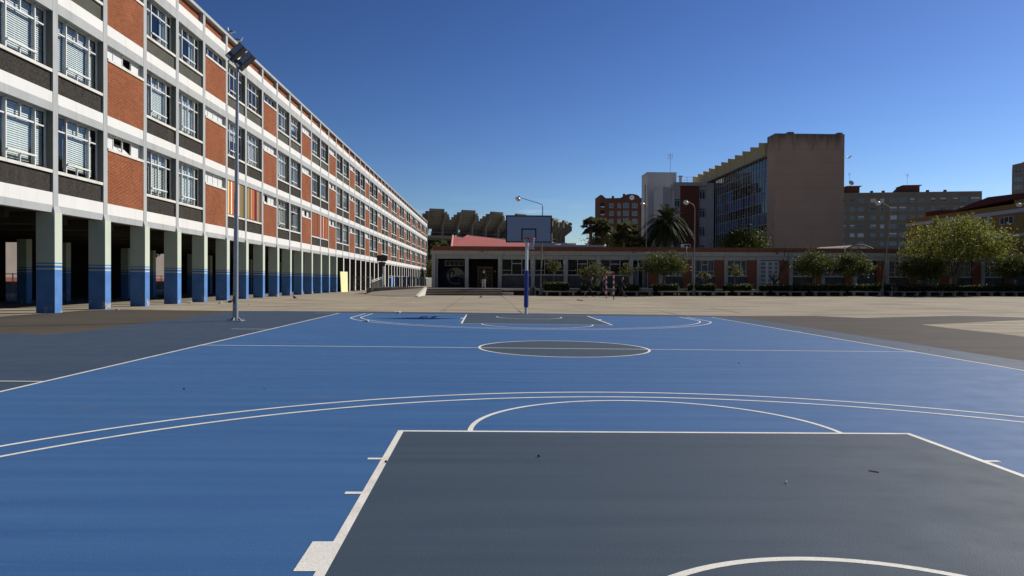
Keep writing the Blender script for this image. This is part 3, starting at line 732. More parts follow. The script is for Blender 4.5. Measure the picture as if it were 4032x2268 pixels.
def grid_door(x0, x1):
    """white door of many small barred lights"""
    w = grp('door', wing, (x0, 0.2, PZ + 0.15)); L = x1 - x0; h = 2.75
    mb = MB(); cx = [0, 0.36 * L, 0.69 * L, L]; rz_ = [0, 0.12, 0.55, 1.02, 1.47, 1.92, 2.26, h]
    for y in (0.0, 0.30 * L, 0.36 * L, 0.64 * L, 0.70 * L, L - 0.14): mb.box(y, y + 0.14, -0.04, 0.04, 0, h)
    for z in (0.0, 0.50, 0.93, 1.36, 1.80, 2.22, h - 0.10): mb.box(0.0, L, -0.045, 0.045, z, z + 0.11)
    mb.build('door_frame', m_bar, w, recalc=False)
    for i in range(20): link('bar', boxmesh('bar', 0.03, 0.03, h - 0.1, m_bar), w, (0.1 + (L - 0.2) * i / 19, -0.06, 0.05))
    wpane(L, h, w, (0, 0.06, 0), m_dglass)
# bay by bay
PX = lambda i: -7.29 + PW * i
# bay 0: porch with painted wall, bay 1: porch with entrance doors
bpart('porch_wall', PX(0) + 0.63, PX(1), 2.30, 2.45, PZ, 3.695, m_black, wing)
bpart('porch_wall', PX(1) + 0.02, PX(2) + 0.36, 3.10, 3.25, PZ, 3.695, m_black, wing)
bpart('porch_side', PX(1) + 0.02, PX(1) + 0.36, 0.41, 3.09, PZ, 3.695, m_black, wing)
bpart('porch_side', PX(2) + 0.02, PX(2) + 0.36, 0.41, 3.09, PZ, 3.695, m_black, wing)
bpart('porch_ceiling', PX(0) + 0.4, PX(2) + 0.3, 0.41, 3.4, 3.70, 3.78, m_black, wing)
sw = grp('strip_window', wing, (-6.05, 2.26, 3.0))
mb = MB().box(0, 2.0, -0.03, 0.03, 0, 0.05).box(0, 2.0, -0.03, 0.03, 0.5, 0.55)
for i in range(5): mb.box(i * 0.4875, i * 0.4875 + 0.05, -0.035, 0.035, 0.05, 0.5)
mb.build('window_frame', m_wfr, sw, recalc=False)
for i in range(4): wpane(0.4375, 0.45, sw, (0.05 + i * 0.4875, 0, 0.05))
# painted wall: night-sky roundel with a dark tree line and a curling shape
mural = grp('mural', wing, (-4.95, 2.296, 1.92))
mm = {k: M('mural_' + k, v, 0.7, 0.2, 0.2, 6) for k, v in dict(halo=(0.05, 0.06, 0.12), glow=(0.36, 0.33, 0.17), hills=(0.12, 0.125, 0.24), ground=(0.012, 0.014, 0.02), curl=(0.02, 0.016, 0.03), pale=(0.22, 0.24, 0.36)).items()}
def flat(name, pts, m, d): MB().prism(pts, 'y', -d - 0.003, -d + 0.0, 0).build(name, m, mural)
def ell(cx, cz, rx, rz_, a0=0, a1=2 * math.pi, n=40): return [(cx + rx * math.cos(t), cz + rz_ * math.sin(t)) for t in np.linspace(a0, a1, n, endpoint=(a1 - a0) < 6.2)]
flat('halo', ell(0, 0, 1.05, 0.93), mm['halo'], 0.002)
flat('glow', [(x * (1.0 if z < 0 else 1.0), z) for x, z in ell(0.05, 0.02, 0.92, 0.82)], mm['glow'], 0.007)
hz = [(-0.72, -0.22), (-0.5, -0.12), (-0.32, -0.10), (-0.2, 0.02), (-0.05, -0.02), (0.1, 0.10), (0.25, 0.06), (0.4, 0.16), (0.55, 0.12), (0.7, 0.22), (0.92, 0.18)]
flat('hills', hz + [(0.97, -0.1), (0.85, -0.42), (0.45, -0.75), (0.0, -0.80), (-0.45, -0.70), (-0.75, -0.45)], mm['hills'], 0.012)
flat('foreground', ell(0.15, -0.40, 0.72, 0.32), mm['ground'], 0.017)
ring = [(-0.40 + 0.32 * math.cos(t), 0.32 + 0.33 * math.sin(t)) for t in np.linspace(-0.9, 3.9, 26)] + [(-0.36 + 0.17 * math.cos(t), 0.28 + 0.20 * math.sin(t)) for t in np.linspace(3.9, -0.9, 26)]
flat('curl', ring, mm['curl'], 0.017)
flat('stem', [(-0.66, 0.1), (-0.55, 0.16), (-0.58, -0.1), (-0.3, -0.38), (-0.45, -0.45), (-0.75, -0.12)], mm['curl'], 0.022)
flat('eye_patch', ell(-0.36, 0.28, 0.13, 0.17), mm['pale'], 0.017)
flat('figure', [(0.36, -0.62), (0.42, -0.62), (0.43, -0.30), (0.37, -0.30)], mm['pale'], 0.022)
dr = grp('door', wing, (-2.62, 3.05, PZ))
mb = MB()
for x in (0, 0.77, 1.56): mb.box(x, x + 0.09, -0.05, 0.04, 0, 2.25)
mb.box(0.09, 0.77, -0.045, 0.04, 2.16, 2.25).box(0.86, 1.56, -0.045, 0.04, 2.16, 2.25); mb.build('door_frame', m_wood, dr, recalc=False)
for x in (0.09, 0.86):
    mb = MB()
    for z in (0.02, 0.5, 0.96, 1.3, 1.72, 2.08): mb.box(0.0, 0.66, -0.03, 0.03, z, z + 0.07)
    mb.box(0, 0.06, -0.028, 0.028, 0, 2.15).box(0.6, 0.66, -0.028, 0.028, 0, 2.15).box(0.3, 0.34, -0.02, 0.02, 1.0, 1.7)
    mb.build('door_leaf', m_wood, dr, (x, 0, 0), recalc=False)
    wpane(0.66, 2.1, dr, (x, 0.01, 0.03))
bpart('notice', -0.83, -0.66, 3.06, 3.095, 2.35, 2.55, M('notice_paper', (0.5, 0.5, 0.46), 0.8), wing)
for i in (2, 3, 4, 5): plain_window(PX(i) + 0.39, PX(i + 1) - 0.005)
barred_door(13.31, 15.22); brick_pier(15.25, 16.30)
barred_window(16.70, 18.78); brick_pier(18.80, 19.74)
for i in range(12):
    x = 19.75 + 3.437 * i; a, b_ = x + 0.39, x + 2.44
    if i == 2: grid_door(a, b_)
    elif i == 5:
        bpart('stone_panel', a, b_, 0.16, 0.34, PZ, 3.0, m_stone, wing); bpart('window_sill', a, b_, 0.06, 0.34, 3.005, 3.07, m_bar, wing)
        w = grp('window', wing, (a, 0.25, 3.08)); wpane(b_ - a, 0.61, w, (0, 0, 0)); link('window_frame', boxmesh('window_frame', 0.05, 0.06, 0.61, m_wfr), w, ((b_ - a) * 0.42, -0.03, 0))
    elif i == 7: barred_door(a, b_)
    else: barred_window(a, b_)
    brick_pier(b_ + 0.01, x + 3.43)
bpart('wall_sign', 46.75, 47.2, 0.0, 0.018, 2.95, 3.2, M('small_sign', (0.45, 0.45, 0.42), 0.6), wing)
for x in (19.15, 35.9, 41.68): # downpipes kinked over the beam
    MB().tube([(x, -0.16, 5.15), (x, -0.16, 4.55), (x + 0.08, -0.19, 4.45), (x + 0.08, -0.19, 3.75), (x + 0.05, -0.17, 3.35)], 0.055, 8).build('downpipe', m_bar, wing)
for x in (28.7, 4.1, -2.1, 13.6):
    lm = grp('wall_lamp', wing, (x, -0.13, 4.42)); MB().box(-0.1, 0.1, -0.18, 0, -0.05, 0.05).build('lamp_body', M('lamp_dark', (0.05, 0.05, 0.05), 0.5), lm); MB().ball((0, -0.13, -0.06), 0.09, 0.07, 0.04, 8, 5).build('lamp_bowl', m_frost, lm)
m_plate = M('pale_blue_plaque', (0.26, 0.42, 0.50), 0.6)
for x in (-3.70, 13.10): bpart('plaque', x, x + 0.16, -0.09, -0.062, 3.15, 3.55, m_plate, wing)
m_sign = M('white_sign', (0.62, 0.62, 0.60), 0.6); m_signr = M('sign_red', (0.45, 0.05, 0.05), 0.6)
for x in (2.92, 6.28):
    sg = grp('notice_plate', wing, (x, -0.066, 3.35)); bpart('plate', 0, 0.24, -0.02, 0, -0.14, 0.22, m_sign, sg)
    MB().prism([(0.12 + 0.085 * math.cos(t), 0.1 + 0.085 * math.sin(t)) for t in np.linspace(0, 6.2832, 20, endpoint=False)], 'y', -0.026, -0.021).build('ring', m_signr, sg)
    MB().prism([(0.12 + 0.06 * math.cos(t), 0.1 + 0.06 * math.sin(t)) for t in np.linspace(0, 6.2832, 20, endpoint=False)], 'y', -0.031, -0.027).build('disc', m_sign, sg)
    bpart('caption', 0.04, 0.20, -0.025, -0.021, -0.1, -0.05, m_signr, sg)

# things on the wing's roof
ac = thing('air_conditioner', 'white air conditioner box with dark grille on the low roof', 'air conditioner', (18.75, 60.2, 4.99))
MB().box(0, 0.9, 0, 0.4, 0, 0.36).build('case', m_bar, ac); MB().box(0.28, 0.85, -0.012, -0.003, 0.05, 0.31).build('grille', m_black, ac)
vault = thing('barrel_rooflight', 'pale ribbed barrel roof with a glazed gable end on the low roof', 'rooflight', (0, 64, 4.9))
va = [(37.9 + 3.5 * t, 0.05 + 0.62 * (1 - (2 * t - 1) ** 2)) for t in np.linspace(0, 1, 17)]
MB().hexa([(x, 0.0, z) for x, z in va], [(x - 1.8, 5.0, z - 0.02) for x, z in va]).build('barrel', M('pale_sheet', (0.36, 0.335, 0.265), 0.6, 0.3), vault)
for a, b_ in ((38.7, 39.35), (39.7, 40.4)):
    bpart('light', a, b_, -0.03, -0.005, 0.12, 0.46, m_frost, vault)
MB().tube([(x, -0.03, z + 0.03) for x, z in va], 0.06, 6).build('rim', M('vault_rim', (0.13, 0.09, 0.06), 0.7), vault)
m_duct = M('grey_blue_duct', (0.24, 0.26, 0.30), 0.6, 0.3, 0.08)
du = thing('roof_duct', 'long low grey duct with a white elbow end on the low roof', 'duct', (0, 62.5, 4.9))
MB().box(5.3, 11.0, 0, 0.8, 0.0, 0.42).build('duct_body', m_duct, du); MB().tube([(10.8, -0.05, 0.05), (10.9, -0.05, 0.3), (11.1, 0.2, 0.38)], 0.13, 8).build('elbow', m_bar, du)
du2 = thing('roof_plant_box', 'taller grey plant box with a white vent pipe on the low roof', 'plant box', (0, 65.5, 4.9))
MB().box(3.2, 7.3, 0, 1.5, 0.0, 0.78).build('box', m_duct, du2)
MB().tube([(5.95, -0.3, 0.52), (6.5, -0.3, 0.52), (6.6, -0.3, 0.42), (6.6, -0.3, 0.0)], 0.09, 8).build('vent_pipe', m_bar, du2)
MB().hexa([(7.31, 0, 0.38), (8.3, 0, 0.38), (8.3, 1.4, 0.38), (7.31, 1.4, 0.38)], [(7.0 + 0.31, 0, 0.76), (8.3, 0, 0.76), (8.3, 1.4, 0.76), (7.31, 1.4, 0.76)]).build('canopy', M('pale_canopy', (0.45, 0.41, 0.34), 0.7), du2)

# red sloped roof behind the wing
rr_ = thing('red_hall', 'hall with a sloping salmon red roof behind the low wing', 'hall', (0, 0, 0))
m_redroof = M('salmon_roof_coating', (0.30, 0.088, 0.078), 0.75, 0.2, 0.12, 0.5, grime=(0.25, 0.068, 0.06))
# one folded slope rising away from the yard
PT = dict(A=(-5.65, 66.6, 4.8), B=(11.5, 66.6, 4.8), C=(9.5, 86, 5.85), D=(-3.78, 86, 7.70), E=(-4.35, 86, 7.80), F=(-4.82, 82, 7.14), G=(-6.36, 86, 7.68))
def skin(keys, dz): return [(PT[k][0], PT[k][1], PT[k][2] + dz) for k in keys]
mb = MB()
for tri in ('AFG', 'ABF', 'FDE', 'FBD', 'BCD'): mb.hexa(skin(tri, -0.14), skin(tri, 0))
mb.build('roof_slope', m_redroof, rr_)
MB().tube(skin('AG', 0.02), 0.13, 6).build('verge', M('pink_verge', (0.42, 0.17, 0.15), 0.7), rr_)
MB().tube(skin('DC', 0.03), 0.09, 6).build('ridge_edge', m_black, rr_)
MB().prism([(-6.2, 0.6), (9.3, 0.6), (9.3, 5.6), (-3.8, 7.45), (-4.4, 7.5), (-6.2, 7.3)], 'y', 86.2, 95).build('rear_wall', m_beam, rr_)
MB().box(-5.4, 9.3, 72, 86.1, 0.6, 4.7).build('wall', m_beam, rr_)

# ------------------------------------------------------------------ stadium
m_stad = M('stadium_concrete', (0.21, 0.192, 0.158), 0.9, 0.15, 0.12, 0.25, grime=(0.11, 0.102, 0.085))
stad = thing('stadium', 'unfinished looking concrete football stadium stand with scalloped rim behind the low wing', 'stadium', (-38.6, 283, 0))
SR, DA = 69.0, math.radians(4.25)
def sp_(r, th, z): return ((SR + r) * math.sin(th), -(SR + r) * math.cos(th), z)
A0 = math.radians(19.4) - 3 * DA
def rib(th):
    w = 0.45; pr = [(-0.9, 0.3), (0.0, 0.3), (0.0, 19.0), (2.7, 21.2), (2.7, 22.9), (1.9, 23.3), (-6.0, 16.2), (-0.9, 16.2)]
    d = math.asin(w / 2 / SR)
    MB().hexa([sp_(r, th - d, z) for r, z in pr], [sp_(r, th + d, z) for r, z in pr]).build('rib', m_stad, stad)
NB = 18
for i in range(NB): rib(A0 + i * DA)
HW = [9, 9, 9, 9, 9, 9, 0.98, 0.92, 0.82, 0.66, 0.44]
def slab(th0, th1, r0, r1, z0, z1, name, m=None):
    n = max(2, int((th1 - th0) / DA * 4)); b_ = MB()
    ts = np.linspace(th0, th1, n + 1)
    for i in range(n):
        b_.hexa([sp_(r1, ts[i], z0), sp_(r1, ts[i + 1], z0), sp_(r0, ts[i + 1], z0), sp_(r0, ts[i], z0)], [sp_(r1, ts[i], z1), sp_(r1, ts[i + 1], z1), sp_(r0, ts[i + 1], z1), sp_(r0, ts[i], z1)])
    b_.build(name, m or m_stad, stad)
for sc_ in range(9):
    cth = A0 + (0.5 + 2 * sc_) * DA
    for j in range(11):
        hw = min(1.0, HW[j]) * DA; r0 = -6.2 + j * 0.8; z0 = 15.9 + j * 0.74
        if j in (0, 1, 2) and sc_ % 1 == 0:
            g0, g1 = cth - 0.27 * DA, cth - 0.02 * DA
            slab(cth - DA, g0, r0, r0 + 1.0, z0, z0 + 0.78, 'terrace'); slab(g1, cth + DA, r0, r0 + 1.0, z0, z0 + 0.78, 'terrace')
        else: slab(cth - hw, cth + hw, r0, r0 + 1.0, z0, z0 + 0.78, 'terrace')
slab(A0 - DA, A0 + 17 * DA, -8, 0.25, 14.9, 15.8, 'deck'); slab(A0 - DA, A0 + 17 * DA, -10, -8.2, 0.3, 14.9, 'void_shade_wall', m_black)  # inner wall coloured near black as the shade beneath the deck
slab(A0 - DA, A0 + 17 * DA, 0.12, 0.2, 16.75, 16.85, 'deck_rail')

# ------------------------------------------------------------------ lecture hall with sawtooth roof and glass wall
m_end = M('brown_grey_brick_wall', (0.36, 0.255, 0.185), 0.9, 0.15, 0.06, 0.3, 0.15, 12)
def stain_top(m, z0, z1, dark):
    n, l = m.node_tree.nodes, m.node_tree.links; b = n['Principled BSDF']
    src = b.inputs['Base Color'].links[0].from_socket
    g = n.new('ShaderNodeNewGeometry'); s = n.new('ShaderNodeSeparateXYZ'); l.new(g.outputs['Position'], s.inputs[0])
    f = noise(n, l, worldpos(n, l, (1, 1, 0.16)), 1.3, 6, 0.65)
    h = mrange(n, l, s.outputs['Z'], z0, z1, -0.30, 0.34)
    a = n.new('ShaderNodeMath'); a.operation = 'ADD'; l.new(f, a.inputs[0]); l.new(h, a.inputs[1])
    c = mixc(n, l, mrange(n, l, a.outputs[0], 0.54, 0.80, 0, 0.7), src, dark)
    wv = n.new('ShaderNodeTexWave'); wv.bands_direction = 'Z'; wv.inputs['Scale'].default_value = 0.165; wv.inputs['Distortion'].default_value = 0.3
    l.new(worldpos(n, l), wv.inputs['Vector'])
    c = mixc(n, l, mrange(n, l, wv.outputs['Fac'], 0.0, 0.03, 0.14, 0), c, scl(dark, 1.5))
    l.new(c, b.inputs['Base Color'])
stain_top(m_end, 18.5, 23.5, (0.055, 0.048, 0.042))
m_saw = M('yellow_render', (0.36, 0.29, 0.15), 0.9, 0.15, 0.08, 0.7, grime=(0.27, 0.22, 0.12))
m_mull = M('curtain_frame', (0.34, 0.325, 0.28), 0.5, 0.4, 0.05)
m_cglass = glass_mat('blue_curtain_glass', (0.05, 0.09, 0.13), 1.0)
m_spand = M('blue_spandrel_glass', (0.032, 0.075, 0.175), 0.12, 0.6, 0.15, 2); m_spand2 = M('dark_blue_spandrel', (0.012, 0.02, 0.045), 0.15, 0.6, 0.15, 2)
m_redp = M('red_low_pane', (0.20, 0.03, 0.03), 0.3, 0.5)
hall = thing('lecture_hall', 'tall hall with blank brown end wall, blue glass side and yellow sawtooth roof', 'hall', (40.57, 90, 0))
MB().box(-0.08, 10.25, 0, 3.0, 0.3, 23.2).build('end_wall', m_end, hall)
for a, b_, z in ((1.9, 2.75, 23.46), (9.3, 10.0, 23.44)): bpart('roof_upstand', a, b_, 0.1, 1.2, 23.205, z, m_end, hall)
bpart('hall_core', 1.2, 10.2, 3.01, 44, 0.3, 21.5, m_black, hall)
pts = [(3.01, 20.62)]
tl = []
for i in range(12):
    ya, yb = 1.75 + (i - 1) * 3.575, 1.75 + i * 3.575
    ya = max(ya, 3.01) if i == 0 else ya
    if yb <= 3.05: continue
    tl += [(max(ya, 3.02), 22.82 - 0.0002 * i - 0.70 * (yb - max(ya, 3.02)) / 3.575), (yb - 0.12, 22.78), (yb, 22.70)]
top = tl + [(tl[-1][0] + 0.01, 20.62)]
MB().prism([(3.01, 20.62)] + top, 'x', -0.5, 0.6).build('sawtooth_wall', m_saw, hall)
bpart('eaves_band', -0.62, 0.5, 3.02, 44, 20.30, 20.61, M('eaves_band', (0.30, 0.25, 0.20), 0.8), hall)
for i in range(1, 12): link('pilaster', boxmesh('pilaster', 0.06, 0.25, 1.5, m_saw), hall, (-0.56, 1.75 + i * 3.575 - 1.2, 20.62)) if i % 2 else None
my = [3.02 + i * 1.175 for i in range(22)]
levels = [20.3, 18.65, 17.1, 15.25, 13.55, 11.95, 10.15, 8.4, 6.7, 4.9, 3.0, 1.0]
for y in my: link('mullion', boxmesh('mullion', 0.085, 0.075, 19.3, m_mull), hall, (-0.045, y - 0.035, 1.0))
for z in levels[1:]: bpart('transom', -0.02, 0.04, 3.02, my[-1], z - 0.03, z + 0.03, m_mull, hall)
rr = random.Random(21)
pq = {}
def hpane(h, m):
    k = (round(h, 3), m.name)
    if k not in pq:
        b_ = MB(); b_.add([(0, 0, 0), (0, 1.10, 0), (0, 1.10, h), (0, 0, h)], [(0, 3, 2, 1)]); pq[k] = b_.mesh('pane', m, False)
    return pq[k]
for j in range(len(levels) - 1):
    for i in range(len(my) - 1):
        h = levels[j] - levels[j + 1] - 0.06
        blue = (j in (3, 5, 7)) or (j in (2,) and i > 12)
        m = m_cglass
        if blue: m = m_spand if rr.random() < 0.7 else m_spand2
        elif rr.random() < 0.15: m = m_spand2
        if j >= 8 and i < 3: m = m_redp if (j == 8 and i != 1) else m_spand2
        link('pane', hpane(h, m), hall, (0.03 + rr.uniform(-0.004, 0.004), my[i] + 0.0375, levels[j + 1] + 0.03))
        if j in (0, 2, 4, 6) and rr.random() < 0.3: link('window_sash', boxmesh('window_sash', 0.05, 1.10, 0.06, m_mull), hall, (-0.03, my[i] + 0.0375, levels[j + 1] + rr.choice((0.42, 0.95))))

# ------------------------------------------------------------------ grey wing and white stair tower beside the hall
m_gwall = M('pale_blue_grey_render', (0.39, 0.375, 0.37), 0.9, 0.15, 0.05, 0.5, grime=(0.33, 0.32, 0.315)); m_rb = M('deep_red_brick', (0.15, 0.052, 0.034), 0.9, 0.15, 0.1, 0.6)
gw = thing('office_wing', 'pale grey office wing with a dark red brick strip between palm and glass hall', 'office building', (0, 118, 0))
MB().box(32.9, 40.3, 0.31, 12, 0.3, 19.12).build('wall', m_gwall, gw)
bpart('parapet', 32.7, 39.0, -0.25, 0.30, 19.13, 19.78, m_gwall, gw); bpart('wall', 39.01, 40.32, -0.02, 0.30, 0.3, 19.71, m_gwall, gw)
bpart('brick_strip', 34.12, 37.55, 0.02, 0.30, 0.3, 19.125, m_rb, gw)
bpart('side_block', 31.2, 32.89, 1.6, 9, 0.3, 19.1, m_gwall, gw); bpart('side_step', 32.4, 32.89, 0.35, 1.59, 18.5, 19.4, m_gwall, gw)
def simple_window(parent, x, y, z, w, h, mats=None, splits=2, head=0.0, d=0.1, glass=None):
    g = grp('window', parent, (x, y, z)); fr_ = mats or m_wfr
    mb = MB(); t = min(0.07, w * 0.08)
    mb.box(0, w, -d * 0.5, d * 0.4, 0, t).box(0, w, -d * 0.5, d * 0.4, h - t, h).box(0, t, -d * 0.5, d * 0.4, t, h - t).box(w - t, w, -d * 0.5, d * 0.4, t, h - t)
    for i in range(1, splits): mb.box(w * i / splits - t / 2, w * i / splits + t / 2, -d * 0.4, d * 0.3, t, h - t)
    if head: mb.box(t, w - t, -d * 0.45, d * 0.35, h - head - t, h - head)
    mb.build('frame', fr_, g, recalc=False); link('pane', boxmesh('pane', w - 0.02, 0.01, h - 0.02, glass or m_dimpane), g, (0.01, 0.0, 0.01)); return g
m_dimpane = M('dark_pane', (0.03, 0.035, 0.045), 0.1, 0.6, 0.1); m_bluepane = M('sky_lit_pane', (0.10, 0.13, 0.17), 0.12, 0.7, 0.2)
for z in (16.75, 13.32, 9.9, 6.5, 3.1): simple_window(gw, 37.6, 0.25, z, 1.15, 1.72, m_wfr, 2, 0.35, 0.3)
for z in (15.2, 11.8, 8.4): simple_window(gw, 32.95, 0.25, z, 1.1, 1.62, m_wfr, 2, 0.35, 0.3)
m_thin = M('roof_rail_steel', (0.34, 0.35, 0.37), 0.5, 0.4)
for z in (20.2, 20.75): MB().tube([(32.6, 0, z), (39.4, 0, z)], 0.03, 6).build('roof_rail', m_thin, gw)
for i in range(6): MB().tube([(32.7 + i * 1.3, 0, 19.75), (32.7 + i * 1.3, 0, 20.8)], 0.03, 6).build('rail_post', m_thin, gw)
MB().tube([(34.6, 2, 19.1), (34.6, 2, 21.1)], 0.28, 10).tube([(34.6, 2, 21.12), (34.6, 2, 21.25)], 0.45, 10).build('vent_stack', m_thin, gw)
wt = thing('stair_tower', 'windowless pale tower with one slit window behind the date palm', 'tower', (30.13, 128, 0))
MB().box(0, 5.8, 0, 5.3, 0.3, 23.0).build('wall', M('pale_grey_tower_render', (0.50, 0.475, 0.45), 0.9, 0.15, 0.06, 0.4, grime=(0.32, 0.31, 0.30)), wt)
bpart('slit_window', -0.03, -0.004, 1.6, 2.2, 2, 20.8, m_black, wt); bpart('coping', -0.08, 5.88, -0.08, 5.38, 23.005, 23.1, m_gwall, wt)
def antenna(label, x, y, z, h, base):
    a = thing('television_antenna', label, 'antenna', (x, y, z))
    MB().tube([(0, 0, 0), (0, 0, h)], 0.045, 6).build('mast', m_thin, a)
    mb = MB()
    for k in range(4): mb.tube([(-0.45, 0, h - 0.15 - 0.28 * k), (0.45, 0, h - 0.15 - 0.28 * k)], 0.025, 5)
    mb.tube([(-0.45, 0, h - 1.0), (-0.45, 0, h)], 0.025, 5).tube([(0.45, 0, h - 1.0), (0.45, 0, h)], 0.025, 5)
    mb.build('aerial', m_thin, a)
antenna('tall thin antenna mast on the roof of the pale tower', 35.2, 130, 23.1, 4.1, 0)

# ------------------------------------------------------------------ apartment blocks far behind
m_apt = M('brown_brick_flats', (0.135, 0.062, 0.041), 0.9, 0.15, 0.08, 0.2)
ap = thing('brick_apartment_block', 'dark red brick apartment block with a round opening in its curved roof gable', 'apartment block', (42.3, 265, 0))
prof = [(0, 0.3), (16.6, 0.3), (16.6, 34.0)] + [(16.6 - 4.3 + 3.4 * math.cos(t) * 1.0 - 0.2, 33.9 + 1.55 * math.sin(t)) for t in np.linspace(0, math.pi, 13)] + [(6.0, 33.8), (2.3, 33.7), (1.7, 34.0), (0.9, 34.8), (0, 35.0)]
MB().prism(prof, 'y', 0.4, 14).build('wall', m_apt, ap)
hole = MB(); hole.prism([(12.3 + 0.95 * math.cos(t), 34.0 + 0.95 * math.sin(t)) for t in np.linspace(0, 6.2832, 24, endpoint=False)], 'y', 0.30, 0.39); hole.build('sky_disc', M('painted_sky', (0.7, 0.75, 0.8), 0.3, 0.5), ap)  # pale disc painted like bright sky through the round hole
for cx, h in ((5.2, 35.0), (9.6, 35.9)): bpart('chimney', cx, cx + 0.8, 4, 5, 33.85, h, m_apt, ap)
for r in range(9):
    z = 29.9 - r * 3.0
    for x, w, h, s_ in ((3.5, 1.65, 1.75, 1), (6.7, 1.3, 1.75, 2), (8.9, 2.2, 2.0, 1), (12.4, 2.1, 1.85, 2)): simple_window(ap, x, 0.34, z, w, h, m_wfr, s_, 0, 0.12, m_bluepane)
    bpart('balcony', -0.1, 1.7, -0.3, 0.39, z - 0.9, z + 0.15, m_apt, ap); bpart('balcony_rail', 0.1, 1.6, -0.24, -0.2, z + 0.16, z + 0.6, m_alu, ap); bpart('balcony_shade_panel', 0.0, 1.6, 0.30, 0.395, z + 0.62, z + 1.95, m_black, ap)  # flat black panel paints the shade inside each balcony
m_beige = M('beige_brown_flats', (0.205, 0.175, 0.138), 0.9, 0.15, 0.07, 0.15); m_shut = M('white_shutter', (0.50, 0.52, 0.54), 0.6, 0.3, 0.05); m_penthouse = M('penthouse_brick', (0.12, 0.045, 0.032), 0.9, 0.15)
bb = thing('beige_apartment_block', 'wide beige brown apartment block with many small windows right of the brown hall', 'apartment block', (124.0, 247.5, 0), math.atan2(-9, 46))
MB().box(0, 51.5, 0.2, 14, 0.3, 34.2).build('wall', m_beige, bb)
for r in range(11): bpart('string_course', 0, 51.5, 0.06, 0.19, 32.95 - 3.15 * r, 33.1 - 3.15 * r, m_beige, bb)
rr = random.Random(5)
cols = [(4.6, 1.1), (7.2, 1.6), (9.9, 2.1), (14.2, 1.9), (17.6, 1.3), (20.7, 2.5), (23.9, 2.4), (27.6, 1.5), (30.4, 2.0), (34.6, 1.4), (37.7, 1.9), (42.0, 1.5), (44.4, 2.4), (47.8, 3.0)]
cols = [(1.2, 1.2)] + cols
for r in range(10):
    z = 30.6 - 3.15 * r
    for x, w in cols:
        h = 1.35 if w < 2.3 else 1.5; q = rr.random()
        gm = m_bluepane if q < 0.55 else (m_dimpane if q < 0.9 else m_shut)
        g = simple_window(bb, x, 0.14, z, w, h, m_shut if q > 0.8 else m_mull, 2 if w > 1.4 else 1, 0, 0.14, gm)
        if rr.random() < 0.22: link('shutter', boxmesh('shutter', w - 0.1, 0.04, h * 0.35, m_shut), g, (0.05, -0.09, h * 0.62))
for a, b_ in ((4.5, 11.0), (24.0, 31.5)):
    MB().prism([(a - 0.4, 34.21), (b_, 34.21), (b_, 36.7), (a + 2.0, 36.7)], 'y', 2, 9).build('penthouse', m_penthouse, bb); bpart('penthouse_roof', a + 1.8, b_ + 0.7, 1.8, 9.2, 36.71, 36.95, m_penthouse, bb)
for x in (15.2, 19.2, 34.3, 40.2): bpart('chimney', x, x + 0.8, 3, 4, 34.21, 35.2, m_apt, bb)
_c, _s = math.cos(math.atan2(-9, 46)), math.sin(math.atan2(-9, 46))
def bbp(x, y, z): return (124.0 + x * _c - y * _s, 247.5 + x * _s + y * _c, z)
antenna('antenna mast above the left penthouse of the beige flats', *bbp(8.0, 4, 36.95), 5.2, 0); antenna('antenna mast on the right penthouse of the beige flats', *bbp(28.0, 4, 36.95), 4.4, 0)
dish = thing('satellite_dish', 'satellite dish tilted up on the left penthouse of the beige flats', 'satellite dish', bbp(8.2, 3, 36.95))
MB().tube([(0, 0, 0), (0, 0, 0.9)], 0.07, 6).build('stand', m_thin, dish)
MB().ball((0.2, -0.1, 1.3), 1.05, 0.18, 0.75, 14, 8, 0, Matrix.Rotation(0.6, 3, 'Y')).build('bowl', m_gwall, dish)
rt = thing('corner_tower_block', 'tall brown apartment tower cut off by the right edge of view', 'apartment block', (200.5, 258, 0), -0.63)
MB().prism([(0, 36.5), (1.6, 36.5), (1.6, 35.4), (3.5, 35.4), (3.5, 0.3), (40, 0.3), (40, 49.6), (7.2, 49.6), (7.2, 48.8), (4.2, 48.2), (3.0, 47.6), (0, 47.0)], 'y', 0.2, 16).build('wall', m_beige, rt)
for r in range(15):
    z = 43.6 - 3.05 * r
    for x, w in ((0.6, 2.6), (4.2, 0.6), (5.6, 0.7), (7.4, 1.7), (10.2, 1.6), (13, 2.2), (16.5, 2), (20, 2)):
        if x < 3.5 and z < 36.6: continue
        simple_window(rt, x, 0.14, z, w, 1.5, m_wfr, 2 if w > 1 else 1, 0, 0.14, m_bluepane if rr.random() < 0.6 else m_dimpane)

# yellow sports hall at the right
m_ywall = M('ochre_render', (0.27, 0.165, 0.055), 0.9, 0.15, 0.08, 0.5, grime=(0.18, 0.10, 0.035)); m_yband = M('grey_white_band', (0.42, 0.43, 0.45), 0.85, 0.2, 0.05); m_dred = M('dark_red_sheet', (0.085, 0.016, 0.016), 0.7, 0.3, 0.1)
yh = thing('sports_hall', 'ochre yellow sports hall with pale bands and dark red roof behind the broad tree', 'sports hall', (61.4, 55, 0))
MB().box(0.2, 30, -10, 15, 0.3, 11.4).build('wall', m_ywall, yh); MB().box(0.2, 30, 15.01, 37.5, 0.3, 10.95).build('wall', m_ywall, yh)
for z0, z1 in ((9.85, 10.3), (7.0, 7.35), (4.0, 4.3)): bpart('band', 0.12, 0.19, -10, 37.5, z0, z1, m_yband, yh)
for y in (-2, 10, 19, 27): bpart('pilaster', 0.05, 0.115, y, y + 0.5, 0.3, 10.3, m_yband, yh)
